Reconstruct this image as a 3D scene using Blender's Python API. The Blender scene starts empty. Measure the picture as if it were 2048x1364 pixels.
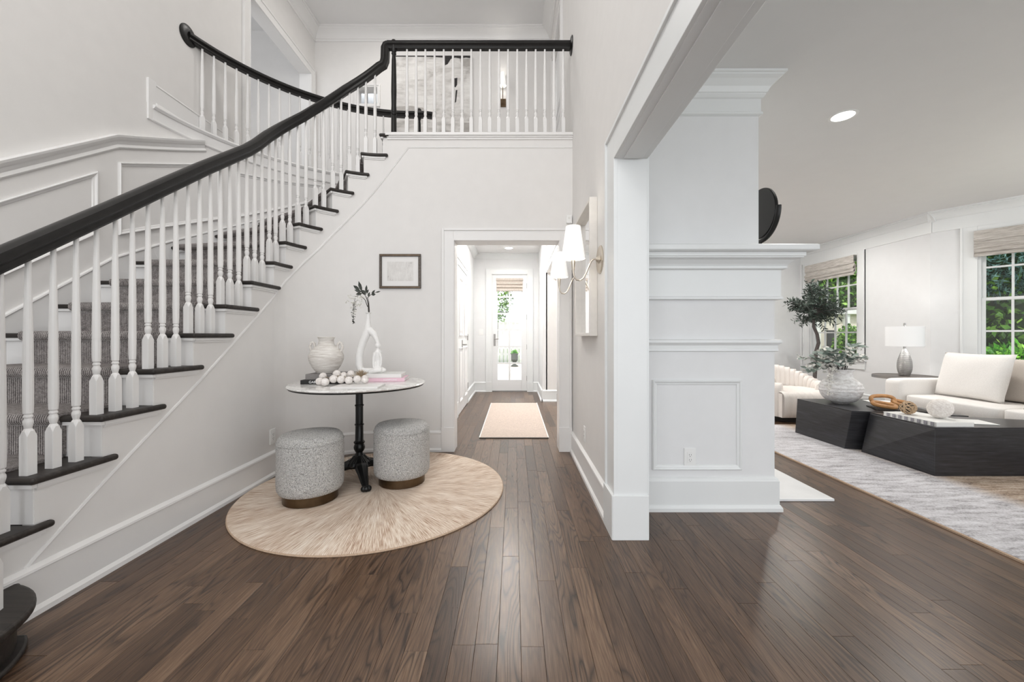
import bpy, bmesh, math, random
from mathutils import Vector, Matrix, Quaternion
random.seed(7)
PI = math.pi
scene = bpy.context.scene
COL = scene.collection

# ------------------------------------------------------------------ camera, world, lights, exposure
CAM_H = 1.12
cam_data = bpy.data.cameras.new('camera')
cam_data.sensor_fit = 'HORIZONTAL'
cam_data.sensor_width = 36.0
cam_data.lens = 36.0 * 795.0 / 2048.0
cam_data.shift_x = -4.0 / 2048.0
cam_data.shift_y = -10.0 / 2048.0
cam_data.clip_start = 0.05
cam = bpy.data.objects.new('camera', cam_data)
cam.location = (0, 0, CAM_H)
cam.rotation_euler = (PI / 2, 0, 0)
COL.objects.link(cam)
scene.camera = cam

world = bpy.data.worlds.new('world')
scene.world = world
world.use_nodes = True
wn = world.node_tree
wn.nodes['Background'].inputs['Color'].default_value = (0.93, 0.96, 1.0, 1)
wn.nodes['Background'].inputs['Strength'].default_value = 1.75

def area(name, loc, rot, sx, sy, power, color=(1, 1, 1)):
    l = bpy.data.lights.new(name, 'AREA')
    l.shape = 'RECTANGLE'; l.size = sx; l.size_y = sy; l.energy = power; l.color = color
    o = bpy.data.objects.new(name, l)
    o.location = loc; o.rotation_euler = rot
    COL.objects.link(o)
    return o
def spot_down(name, loc, r, power, color=(1, 0.97, 0.93)):
    l = bpy.data.lights.new(name, 'AREA')
    l.shape = 'DISK'; l.size = r * 2; l.energy = power; l.color = color
    o = bpy.data.objects.new(name, l); o.location = loc
    COL.objects.link(o)
    return o
# daylight from the entry windows behind the camera, plus added living-room and garden-door fills
area('entry_daylight', (-1.1, -2.6, 2.9), (PI / 2, 0, 0), 3.4, 4.6, 62, (1.0, 0.985, 0.97))
area('living_front_fill', (4.0, -2.6, 1.5), (PI / 2, 0, 0), 3.6, 2.0, 52, (0.95, 0.98, 1.0))  # added area lamp behind the camera, lightens the living room
area('garden_door_fill', (-0.09, 8.55, 3.0), (-math.radians(50), 0, 0), 0.8, 0.8, 160, (1.0, 1.0, 1.0))  # added lamp above the door head, tilted in to brighten the hall
sun = bpy.data.lights.new('sun', 'SUN'); sun.energy = 3.0; sun.angle = 0.02; sun.color = (1, 0.97, 0.92)
sun_o = bpy.data.objects.new('sun', sun); COL.objects.link(sun_o)
sun_o.rotation_euler = Vector((0.10, 0.45, -0.88)).to_track_quat('-Z', 'Y').to_euler()
# ceiling cans, plus unseen lamps added to brighten foyer, gallery and living room
spot_down('foyer_ceiling_fill', (-1.2, 1.2, 5.7), 0.5, 20)  # unseen fill disk under the high ceiling, no fixture modelled
def bulb(name, loc, power, size):
    l = bpy.data.lights.new(name, 'POINT'); l.energy = power; l.shadow_soft_size = size; l.color = (1, 0.98, 0.95)
    o = bpy.data.objects.new(name, l); o.location = loc; COL.objects.link(o); return o
bulb('foyer_fill_bulb', (-1.2, 0.8, 4.4), 55, 0.3)  # added out-of-view bulb that lifts the upper walls and ceiling
up = spot_down('living_uplight_fill', (5.9, 2.0, 1.75), 0.2, 45); up.rotation_euler = (PI, 0, 0)  # added uplight to brighten the living-room ceiling, no floor lamp there
up = spot_down('back_uplight_fill', (1.5, 6.9, 1.75), 0.2, 25); up.rotation_euler = (PI, 0, 0)  # second added uplight, hidden behind the chimney breast
spot_down('gallery_ceiling_fill', (-1.6, 5.0, 5.78), 0.25, 22)  # unseen fill added for the upstairs gallery
spot_down('living_can_and_fill', (2.466, 2.98, 2.745), 0.08, 9)
spot_down('living_can_and_fill', (4.4, 6.3, 2.745), 0.08, 26)  # added fill for the far end of the room, no can fixture here
spot_down('living_can_and_fill', (4.3, 4.2, 2.745), 0.08, 20)  # added fill over the sofa side, without a fixture
spot_down('living_can_and_fill', (2.4, 5.6, 2.745), 0.08, 20)  # added fill behind the chimney breast, without a fixture
spot_down('hall_can_lamp', (-0.1, 6.5, 2.745), 0.08, 42)
spot_down('hall_can_lamp', (-0.1, 5.0, 2.745), 0.08, 26)
spot_down('hall_opening_fill', (1.7, 7.0, 2.745), 0.3, 30)  # unseen lamp added to light the opening right of the hall

vs = scene.view_settings
vs.view_transform = 'Standard'
try: vs.look = 'None'
except Exception: pass
vs.gamma = 1.0
vs.use_curve_mapping = False
vs.exposure = -0.12
scene.cycles.max_bounces = 10
scene.cycles.diffuse_bounces = 5
scene.cycles.transparent_max_bounces = 12

# ------------------------------------------------------------------ materials
def lin(r, g, b):
    def f(c):
        c /= 255.0
        return c / 12.92 if c <= 0.04045 else ((c + 0.055) / 1.055) ** 2.4
    return (f(r), f(g), f(b), 1)
class NT:
    def __init__(s, name):
        s.m = bpy.data.materials.new(name); s.m.use_nodes = True
        s.t = s.m.node_tree; s.n = s.t.nodes; s.b = s.n['Principled BSDF']; s.out = s.n['Material Output']
    def node(s, typ, **kw):
        n = s.n.new(typ)
        for k, v in kw.items():
            if k.startswith('i_'): n.inputs[k[2:].replace('_', ' ')].default_value = v
            else: setattr(n, k, v)
        return n
    def link(s, a, b): s.t.links.new(a, b)
    def math(s, op, a, b=None, c=None):
        n = s.n.new('ShaderNodeMath'); n.operation = op
        for i, v in enumerate((a, b, c)):
            if v is None: continue
            if isinstance(v, (int, float)): n.inputs[i].default_value = v
            else: s.link(v, n.inputs[i])
        return n.outputs[0]
    def ramp(s, fac, stops):
        n = s.n.new('ShaderNodeValToRGB'); e = n.color_ramp.elements
        e[0].position, e[0].color = stops[0][0], stops[0][1]
        e[1].position, e[1].color = stops[-1][0], stops[-1][1]
        for p, c in stops[1:-1]:
            x = e.new(p); x.color = c
        s.link(fac, n.inputs[0]); return n.outputs[0]
    def mix(s, fac, a, b):
        n = s.n.new('ShaderNodeMix'); n.data_type = 'RGBA'
        for sock, v in ((n.inputs[0], fac), (n.inputs[6], a), (n.inputs[7], b)):
            if isinstance(v, (int, float)): sock.default_value = v
            elif isinstance(v, tuple): sock.default_value = v
            else: s.link(v, sock)
        return n.outputs[2]
    def coords(s, kind='Object', scale=(1, 1, 1), rot=(0, 0, 0), loc=(0, 0, 0)):
        if kind == 'World': src = s.node('ShaderNodeNewGeometry').outputs['Position']
        else: src = s.node('ShaderNodeTexCoord').outputs[kind]
        m = s.node('ShaderNodeMapping'); m.inputs['Scale'].default_value = scale
        m.inputs['Rotation'].default_value = rot; m.inputs['Location'].default_value = loc
        s.link(src, m.inputs['Vector']); return m.outputs[0]
    def noise(s, vec, scale, detail=3, rough=0.5, dist=0.0):
        n = s.node('ShaderNodeTexNoise'); n.inputs['Scale'].default_value = scale
        n.inputs['Detail'].default_value = detail; n.inputs['Roughness'].default_value = rough
        n.inputs['Distortion'].default_value = dist
        s.link(vec, n.inputs['Vector']); return n.outputs['Fac']
    def bump(s, h, strength, dist=0.01):
        n = s.node('ShaderNodeBump'); n.inputs['Strength'].default_value = strength
        n.inputs['Distance'].default_value = dist
        s.link(h, n.inputs['Height']); s.link(n.outputs[0], s.b.inputs['Normal'])
    def base(s, c):
        if isinstance(c, tuple): s.b.inputs['Base Color'].default_value = c
        else: s.link(c, s.b.inputs['Base Color'])
    def rough(s, r):
        if isinstance(r, (int, float)): s.b.inputs['Roughness'].default_value = r
        else: s.link(r, s.b.inputs['Roughness'])
def plain(name, c, rough=0.5, metal=0.0, spec=0.5, grain=0.0, gscale=60, bump=0.0):
    t = NT(name)
    if grain:
        v = t.coords('World'); n = t.noise(v, gscale, 4)
        d = tuple(x * (1 - grain) for x in c[:3]) + (1,); l = tuple(min(1, x * (1 + grain)) for x in c[:3]) + (1,)
        t.base(t.ramp(n, [(0.3, d), (0.7, l)]))
        if bump: t.bump(n, bump, 0.002)
    else: t.base(c)
    t.rough(rough); t.b.inputs['Metallic'].default_value = metal
    t.b.inputs['Specular IOR Level'].default_value = spec
    return t.m
M = {}
M['wall'] = plain('wall_paint', (0.75, 0.735, 0.72, 1), 0.75, grain=0.012, gscale=9, spec=0.25)
M['wall2'] = plain('living_wall_paint', (0.76, 0.765, 0.77, 1), 0.75, grain=0.012, gscale=9, spec=0.25)
M['trim'] = plain('trim_paint', (0.78, 0.77, 0.76, 1), 0.38, grain=0.01, gscale=5)
M['trim2'] = plain('living_trim_paint', (0.77, 0.785, 0.785, 1), 0.38, grain=0.01, gscale=5)
M['ceil'] = plain('ceiling_paint', (0.76, 0.755, 0.75, 1), 0.85, grain=0.008, gscale=6, spec=0.2)
M['door'] = plain('door_paint', (0.78, 0.785, 0.79, 1), 0.35, grain=0.01, gscale=5)
M['dark'] = plain('dark_stain_rail', (0.008, 0.0072, 0.0068, 1), 0.36, grain=0.3, gscale=30, spec=0.35)
M['black_metal'] = plain('black_iron', (0.009, 0.009, 0.009, 1), 0.35, metal=0.3)
M['bronze'] = plain('bronze_metal', (0.13, 0.09, 0.055, 1), 0.35, metal=1.0, grain=0.3, gscale=12)
M['nickel'] = plain('brushed_nickel', (0.62, 0.56, 0.48, 1), 0.28, metal=1.0)
M['chrome'] = plain('grey_metal', (0.32, 0.31, 0.30, 1), 0.3, metal=1.0)
M['white_plastic'] = plain('white_plastic', (0.82, 0.82, 0.81, 1), 0.35)
M['slot'] = plain('dark_slot', (0.05, 0.05, 0.05, 1), 0.6)
M['white_ceramic'] = plain('matte_white_ceramic', (0.80, 0.79, 0.775, 1), 0.6, grain=0.02, gscale=80, bump=0.2)
M['paper'] = plain('paper', (0.78, 0.78, 0.76, 1), 0.7, grain=0.02, gscale=200)
M['mirror_frame'] = plain('pale_frame', (0.72, 0.69, 0.65, 1), 0.4, grain=0.03, gscale=30)
M['hearth'] = plain('white_stone_hearth', (0.82, 0.82, 0.82, 1), 0.3, grain=0.03, gscale=8)

def m_stain():
    t = NT('dark_stained_tread'); v = t.coords('World', (1.5, 40, 40))
    n = t.noise(v, 1.6, 6, 0.6, 0.4)
    t.base(t.ramp(n, [(0.3, (0.012, 0.010, 0.009, 1)), (0.55, (0.028, 0.023, 0.02, 1)), (0.8, (0.055, 0.045, 0.038, 1))]))
    t.rough(0.45); t.b.inputs['Specular IOR Level'].default_value = 0.35; t.bump(n, 0.15, 0.002); return t.m
M['tread'] = m_stain()
def m_plank():
    t = NT('oak_plank')
    oi = t.node('ShaderNodeObjectInfo')
    geo = t.node('ShaderNodeNewGeometry')
    comb = t.node('ShaderNodeCombineXYZ')
    rnd = t.math('ADD', oi.outputs['Random'], geo.outputs['Random Per Island'])
    t.link(t.math('MULTIPLY', rnd, 37.0), comb.inputs[2]); t.link(t.math('MULTIPLY', rnd, 11.0), comb.inputs[1])
    add = t.node('ShaderNodeVectorMath', operation='ADD')
    t.link(geo.outputs['Position'], add.inputs[0]); t.link(comb.outputs[0], add.inputs[1])
    def mp(sc):
        m = t.node('ShaderNodeMapping'); m.inputs['Scale'].default_value = sc
        t.link(add.outputs[0], m.inputs['Vector']); return m.outputs[0]
    field = t.noise(mp((9, 1.0, 1)), 1.0, 2.0, 0.45, 0.3)
    rings = t.math('FRACT', t.math('MULTIPLY', field, 17.0))
    line = t.math('POWER', t.math('ABSOLUTE', t.math('SUBTRACT', t.math('MULTIPLY', rings, 2.0), 1.0)), 2.6)
    mask = t.ramp(t.noise(mp((5, 0.7, 1)), 1.0, 2), [(0.38, (0, 0, 0, 1)), (0.62, (1, 1, 1, 1))])
    line = t.math('MULTIPLY', line, t.math('ADD', t.math('MULTIPLY', mask, 0.75), 0.25))
    fine = t.noise(mp((230, 7, 1)), 1.0, 4, 0.65)
    big = t.noise(mp((3, 0.6, 1)), 1.0, 2)
    r1 = t.math('FRACT', t.math('MULTIPLY', rnd, 7.31))
    tone = t.math('ADD', 0.5, t.math('ADD', t.math('MULTIPLY', t.math('SUBTRACT', r1, 0.5), 0.30), t.math('ADD', t.math('MULTIPLY', t.math('SUBTRACT', fine, 0.5), 1.0), t.math('MULTIPLY', t.math('SUBTRACT', big, 0.5), 0.6))))
    col = t.ramp(tone, [(0.1, lin(48, 34, 25)), (0.40, lin(80, 60, 45)), (0.60, lin(102, 79, 61)), (0.92, lin(136, 112, 91))])
    col = t.mix(t.math('MULTIPLY', line, 0.95), col, lin(36, 24, 17))
    t.base(col)
    t.rough(t.math('ADD', 0.22, t.math('MULTIPLY', fine, 0.18)))
    t.b.inputs['Specular IOR Level'].default_value = 0.5
    t.bump(t.math('SUBTRACT', fine, t.math('MULTIPLY', line, 0.6)), 0.10, 0.002)
    return t.m
M['plank'] = m_plank()
M['subfloor'] = plain('plank_gap', (0.028, 0.020, 0.015, 1), 0.7)
def m_jute():
    t = NT('round_rug_wool')
    tc = t.node('ShaderNodeTexCoord'); sep = t.node('ShaderNodeSeparateXYZ'); t.link(tc.outputs['Object'], sep.inputs[0])
    ang = t.math('ARCTAN2', sep.outputs[1], sep.outputs[0])
    rad = t.math('SQRT', t.math('ADD', t.math('POWER', sep.outputs[0], 2.0), t.math('POWER', sep.outputs[1], 2.0)))
    cb = t.node('ShaderNodeCombineXYZ')
    t.link(t.math('MULTIPLY', ang, 170.0), cb.inputs[0]); t.link(t.math('MULTIPLY', rad, 9.0), cb.inputs[1])
    n1 = t.noise(cb.outputs[0], 1.0, 3, 0.6)
    cb2 = t.node('ShaderNodeCombineXYZ')
    t.link(t.math('MULTIPLY', ang, 8.0), cb2.inputs[0]); t.link(t.math('MULTIPLY', rad, 3.0), cb2.inputs[1])
    n2 = t.noise(cb2.outputs[0], 1.0, 3, 0.5)
    x = t.math('ADD', t.math('MULTIPLY', n1, 0.75), t.math('MULTIPLY', n2, 0.25))
    c = t.ramp(x, [(0.30, lin(132, 104, 84)), (0.42, lin(184, 158, 138)), (0.50, lin(214, 196, 178)), (0.62, lin(234, 224, 212))])
    t.base(c); t.rough(0.95); t.b.inputs['Specular IOR Level'].default_value = 0.1
    f = t.noise(t.coords('Object'), 260, 2)
    t.bump(t.math('ADD', n1, t.math('MULTIPLY', f, 0.4)), 0.7, 0.006); return t.m
M['jute'] = m_jute()
M['jute_edge'] = plain('round_rug_binding', lin(188, 164, 142), 0.95, grain=0.2, gscale=200, spec=0.1)
def m_boucle():
    t = NT('boucle_fabric'); v = t.coords('Object')
    vo = t.node('ShaderNodeTexVoronoi'); vo.inputs['Scale'].default_value = 210
    nz = t.node('ShaderNodeTexNoise'); nz.inputs['Scale'].default_value = 60; t.link(v, nz.inputs['Vector'])
    ad = t.node('ShaderNodeVectorMath', operation='MULTIPLY_ADD')
    t.link(nz.outputs['Color'], ad.inputs[0]); ad.inputs[1].default_value = (0.02, 0.02, 0.02); t.link(v, ad.inputs[2])
    t.link(ad.outputs[0], vo.inputs['Vector'])
    n = t.noise(v, 150, 3, 0.6)
    h = t.math('ADD', t.math('SUBTRACT', 1.0, vo.outputs['Distance']), t.math('MULTIPLY', n, 0.5))
    c = t.ramp(t.math('ADD', t.math('MULTIPLY', vo.outputs['Distance'], 0.7), t.math('MULTIPLY', n, 0.45)),
               [(0.3, lin(240, 238, 236)), (0.6, lin(216, 214, 211)), (0.85, lin(140, 138, 136))])
    t.base(c); t.rough(0.95); t.b.inputs['Specular IOR Level'].default_value = 0.15
    t.bump(h, 1.0, 0.008); return t.m
M['boucle'] = m_boucle()
def m_carpet():
    t = NT('ribbed_grey_carpet')
    tc = t.node('ShaderNodeTexCoord'); sep = t.node('ShaderNodeSeparateXYZ'); t.link(tc.outputs['UV'], sep.inputs[0])
    rib = t.math('ABSOLUTE', t.math('SINE', t.math('MULTIPLY', sep.outputs[0], 300.0)))
    n = t.noise(t.coords('World'), 160, 3, 0.7)
    n2 = t.noise(t.coords('World', (1, 1, 1)), 34, 3, 0.6)
    x = t.math('ADD', t.math('MULTIPLY', rib, 0.3), t.math('ADD', t.math('MULTIPLY', n, 0.6), t.math('MULTIPLY', n2, 0.3)))
    t.base(t.ramp(x, [(0.4, lin(64, 60, 60)), (0.62, lin(132, 126, 124)), (0.9, lin(200, 194, 191))]))
    t.rough(0.95); t.b.inputs['Specular IOR Level'].default_value = 0.1
    t.bump(t.math('ADD', rib, n), 0.8, 0.005); return t.m
M['carpet'] = m_carpet()
def m_livrug():
    t = NT('living_rug_pile')
    w = t.coords('World'); sep = t.node('ShaderNodeSeparateXYZ'); t.link(w, sep.inputs[0])
    st = t.noise(t.coords('World', (3, 14, 1)), 1.6, 5, 0.65, 0.5)
    fine = t.noise(w, 90, 3, 0.7)
    x = t.math('ADD', t.math('MULTIPLY', st, 0.6), t.math('MULTIPLY', fine, 0.4))
    grey = t.ramp(x, [(0.36, lin(138, 134, 136)), (0.5, lin(196, 194, 197)), (0.65, lin(222, 221, 224))])
    tan = t.ramp(x, [(0.36, lin(112, 96, 84)), (0.5, lin(168, 150, 134)), (0.65, lin(200, 186, 172))])
    e = t.math('ADD', sep.outputs[0], t.math('MULTIPLY', st, 0.16))
    f = t.ramp(t.math('SUBTRACT', e, 2.9), [(0.42, (0, 0, 0, 1)), (0.6, (1, 1, 1, 1))])
    t.base(t.mix(f, grey, tan)); t.rough(0.97); t.b.inputs['Specular IOR Level'].default_value = 0.1
    t.bump(x, 0.6, 0.006); return t.m
M['livrug'] = m_livrug()
M['runner'] = plain('pale_woven_runner', lin(190, 176, 166), 0.95, grain=0.14, gscale=70, bump=0.4, spec=0.1)
def m_marble():
    t = NT('white_marble'); v = t.coords('Object')
    n = t.noise(v, 5, 6, 0.65, 1.2)
    t.base(t.ramp(n, [(0.40, lin(198, 196, 192)), (0.49, lin(236, 235, 232)), (0.51, lin(205, 203, 200)), (0.56, lin(240, 239, 237))]))
    t.rough(0.12); return t.m
M['marble'] = m_marble()
def m_blackwood():
    t = NT('black_stained_wood'); n = t.noise(t.coords('World', (1.2, 1.2, 16)), 4, 6, 0.65, 0.3)
    t.base(t.ramp(n, [(0.35, lin(26, 26, 28)), (0.6, lin(46, 46, 50)), (0.8, lin(74, 75, 82))]))
    t.rough(0.3); t.bump(n, 0.2, 0.003); return t.m
M['blackwood'] = m_blackwood()
M['linen'] = plain('ivory_linen', lin(234, 231, 228), 0.95, grain=0.05, gscale=150, bump=0.3, spec=0.15)
M['linen2'] = plain('beige_linen', lin(204, 196, 188), 0.95, grain=0.06, gscale=150, bump=0.3, spec=0.15)
M['chairfab'] = plain('pale_velvet', lin(230, 224, 219), 0.9, grain=0.03, gscale=90, bump=0.2, spec=0.15)
def m_rough_clay(name, lo, hi, vs_, b):
    t = NT(name); n = t.noise(t.coords('Object', vs_), 1.0, 6, 0.7)
    t.base(t.ramp(n, [(0.3, lo), (0.65, hi)])); t.rough(0.85); t.bump(n, b, 0.006); return t.m
M['clay'] = m_rough_clay('whitewashed_terracotta', lin(186, 178, 170), lin(232, 229, 224), (9, 9, 90), 0.6)
M['clay2'] = m_rough_clay('chalky_plaster_vase', lin(196, 192, 190), lin(240, 240, 240), (22, 22, 40), 0.9)
M['bead'] = m_rough_clay('chalk_white_beads', lin(206, 198, 192), lin(240, 236, 232), (60, 60, 60), 0.3)
M['raffia'] = plain('raffia', lin(176, 158, 134), 0.9, grain=0.2, gscale=200)
M['leaf_dark'] = plain('grey_green_leaf', lin(62, 66, 60), 0.5, grain=0.25, gscale=25)
M['leaf_olive'] = plain('olive_leaf', lin(66, 78, 70), 0.45, grain=0.35, gscale=14)
M['leaf_euc'] = plain('eucalyptus_leaf', lin(128, 142, 134), 0.6, grain=0.35, gscale=12)
M['petal'] = plain('white_petal', lin(228, 226, 220), 0.7, grain=0.05, gscale=60)
M['stem'] = plain('dark_stem', lin(52, 46, 42), 0.7, grain=0.3, gscale=60)
M['bark'] = plain('grey_bark', lin(92, 86, 84), 0.85, grain=0.3, gscale=50, bump=0.4)
M['wood_chain'] = plain('honey_wood', lin(186, 136, 86), 0.4, grain=0.2, gscale=24)
M['rattan'] = plain('rattan', lin(186, 160, 130), 0.7, grain=0.25, gscale=70)
M['fr_wood'] = plain('antique_silver_wood', lin(84, 76, 70), 0.4, metal=0.3, grain=0.35, gscale=60)
M['shade_fab'] = None
def m_emit(name, c, s, mixc=(0.9, 0.9, 0.88, 1)):
    t = NT(name); t.base(mixc); t.rough(0.8)
    t.b.inputs['Emission Color'].default_value = c; t.b.inputs['Emission Strength'].default_value = s
    return t.m
M['shade_lit'] = m_emit('lit_linen_shade', (1, 0.98, 0.95, 1), 0.5)
M['can_lit'] = m_emit('lit_downlight', (1, 0.99, 0.96, 1), 6.0)
M['shade_off'] = plain('white_drum_shade', (0.86, 0.87, 0.88, 1), 0.8)
def m_glass():
    t = NT('window_glass')
    tr = t.node('ShaderNodeBsdfTransparent'); gl = t.node('ShaderNodeBsdfGlossy'); gl.inputs['Roughness'].default_value = 0.02
    fr = t.node('ShaderNodeFresnel'); fr.inputs['IOR'].default_value = 1.75
    gb = t.node('ShaderNodeNewGeometry'); mx = t.node('ShaderNodeMixShader'); t.link(t.math('MULTIPLY', fr.outputs[0], t.math('SUBTRACT', 1.0, gb.outputs['Backfacing'])), mx.inputs[0]); t.link(tr.outputs[0], mx.inputs[1]); t.link(gl.outputs[0], mx.inputs[2])
    t.link(mx.outputs[0], t.out.inputs['Surface']); return t.m
M['glass'] = m_glass()
M['mirror'] = plain('mirror_glass', (0.9, 0.9, 0.9, 1), 0.02, metal=1.0)
def m_shade_woven():
    t = NT('woven_wood_shade'); n = t.noise(t.coords('World', (2, 2, 60)), 3.0, 5, 0.7)
    t.base(t.ramp(n, [(0.3, lin(120, 112, 104)), (0.5, lin(190, 184, 177)), (0.72, lin(226, 222, 218))]))
    t.rough(0.9); t.bump(n, 0.6, 0.006); return t.m
M['woven'] = m_shade_woven()
M['linen_shade'] = plain('pale_roman_shade', lin(206, 196, 186), 0.9, grain=0.12, gscale=40)
def m_leafout(name, a, b, c):
    t = NT(name); n = t.noise(t.coords('World'), 9, 3)
    geo = t.node('ShaderNodeNewGeometry')
    x = t.math('ADD', t.math('MULTIPLY', n, 0.5), t.math('MULTIPLY', geo.outputs['Random Per Island'], 0.5))
    t.base(t.ramp(x, [(0.25, a), (0.5, b), (0.78, c)])); t.rough(0.5); return t.m
M['hedge'] = m_leafout('hedge_leaves', lin(30, 62, 14), lin(82, 134, 36), lin(150, 196, 74))
M['fern'] = m_leafout('bright_fern', lin(50, 120, 16), lin(100, 190, 36), lin(170, 226, 84))
M['spruce'] = m_leafout('blue_spruce', lin(40, 78, 74), lin(90, 138, 134), lin(150, 190, 182))
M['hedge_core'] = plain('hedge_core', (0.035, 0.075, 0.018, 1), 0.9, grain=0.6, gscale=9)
M['lawn'] = plain('lawn', lin(96, 120, 60), 0.95, grain=0.3, gscale=12)
M['patio'] = plain('patio_paving', lin(212, 204, 192), 0.9, grain=0.12, gscale=4)
M['siding'] = plain('pale_siding', lin(226, 218, 204), 0.8, grain=0.05, gscale=3)
M['fence_white'] = plain('white_fence_paint', lin(238, 238, 236), 0.7)
M['urn'] = plain('grey_green_urn', lin(84, 88, 82), 0.7, grain=0.2, gscale=20)
M['book_black'] = plain('black_cloth', (0.012, 0.012, 0.012, 1), 0.55)
M['book_grey'] = plain('grey_cloth', lin(128, 124, 122), 0.8, grain=0.08, gscale=150)
M['book_pink'] = plain('pink_cover', lin(232, 196, 210), 0.5)
M['book_taupe'] = plain('taupe_print_cover', lin(150, 132, 124), 0.5, grain=0.2, gscale=30)
M['text_white'] = plain('white_print', (0.85, 0.85, 0.85, 1), 0.5)
M['lampbody'] = None
def m_lampbody():
    t = NT('hammered_silver_ceramic'); sep = t.node('ShaderNodeSeparateXYZ'); t.link(t.coords('Object'), sep.inputs[0])
    r = t.math('ABSOLUTE', t.math('SINE', t.math('MULTIPLY', sep.outputs[2], 260.0)))
    t.base(t.ramp(r, [(0.1, lin(110, 108, 106)), (0.9, lin(190, 188, 186))])); t.rough(0.3); t.b.inputs['Metallic'].default_value = 0.6
    t.bump(r, 0.5, 0.004); return t.m
M['lampbody'] = m_lampbody()
def m_stripe():
    t = NT('checked_spine_book'); sep = t.node('ShaderNodeSeparateXYZ'); t.link(t.coords('World'), sep.inputs[0])
    r = t.math('GREATER_THAN', t.math('FRACT', t.math('MULTIPLY', sep.outputs[1], 16.0)), 0.6)
    t.base(t.mix(r, lin(232, 230, 228), lin(150, 148, 152))); t.rough(0.5); return t.m
M['stripe'] = m_stripe()
def m_abstract():
    t = NT('abstract_canvas'); v = t.coords('Object')
    sep = t.node('ShaderNodeSeparateXYZ'); t.link(v, sep.inputs[0])
    n = t.noise(t.coords('Object', (2.2, 1, 3.4)), 1.3, 5, 0.6, 0.8)
    n2 = t.noise(t.coords('Object', (1.2, 1, 9)), 2.0, 4, 0.7)
    c = t.ramp(t.math('ADD', t.math('MULTIPLY', n, 0.6), t.math('MULTIPLY', n2, 0.4)),
               [(0.33, lin(150, 146, 142)), (0.46, lin(196, 193, 190)), (0.56, lin(214, 212, 209)), (0.7, lin(226, 225, 222))])
    t.base(c); t.rough(0.9); t.bump(n2, 0.3, 0.003); return t.m
M['abstract'] = m_abstract()
M['ink'] = plain('charcoal_paint', lin(48, 46, 46), 0.9, grain=0.3, gscale=40)
def m_sketch():
    t = NT('botanical_sketch'); v = t.coords('Object')
    n = t.noise(t.coords('Object', (90, 1, 14)), 1.0, 4, 0.7, 0.5)
    n2 = t.noise(t.coords('Object', (14, 1, 14)), 1.0, 3, 0.6)
    x = t.math('MULTIPLY', n, n2)
    t.base(t.ramp(x, [(0.11, lin(110, 108, 106)), (0.17, lin(206, 203, 200)), (0.4, lin(222, 220, 217))])); t.rough(0.3); return t.m
M['sketch'] = m_sketch()
M['mat_board'] = plain('white_mat_board', lin(226, 224, 222), 0.35)
M['tan_dark'] = plain('brown_lamp_shade', lin(132, 110, 96), 0.8)

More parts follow.
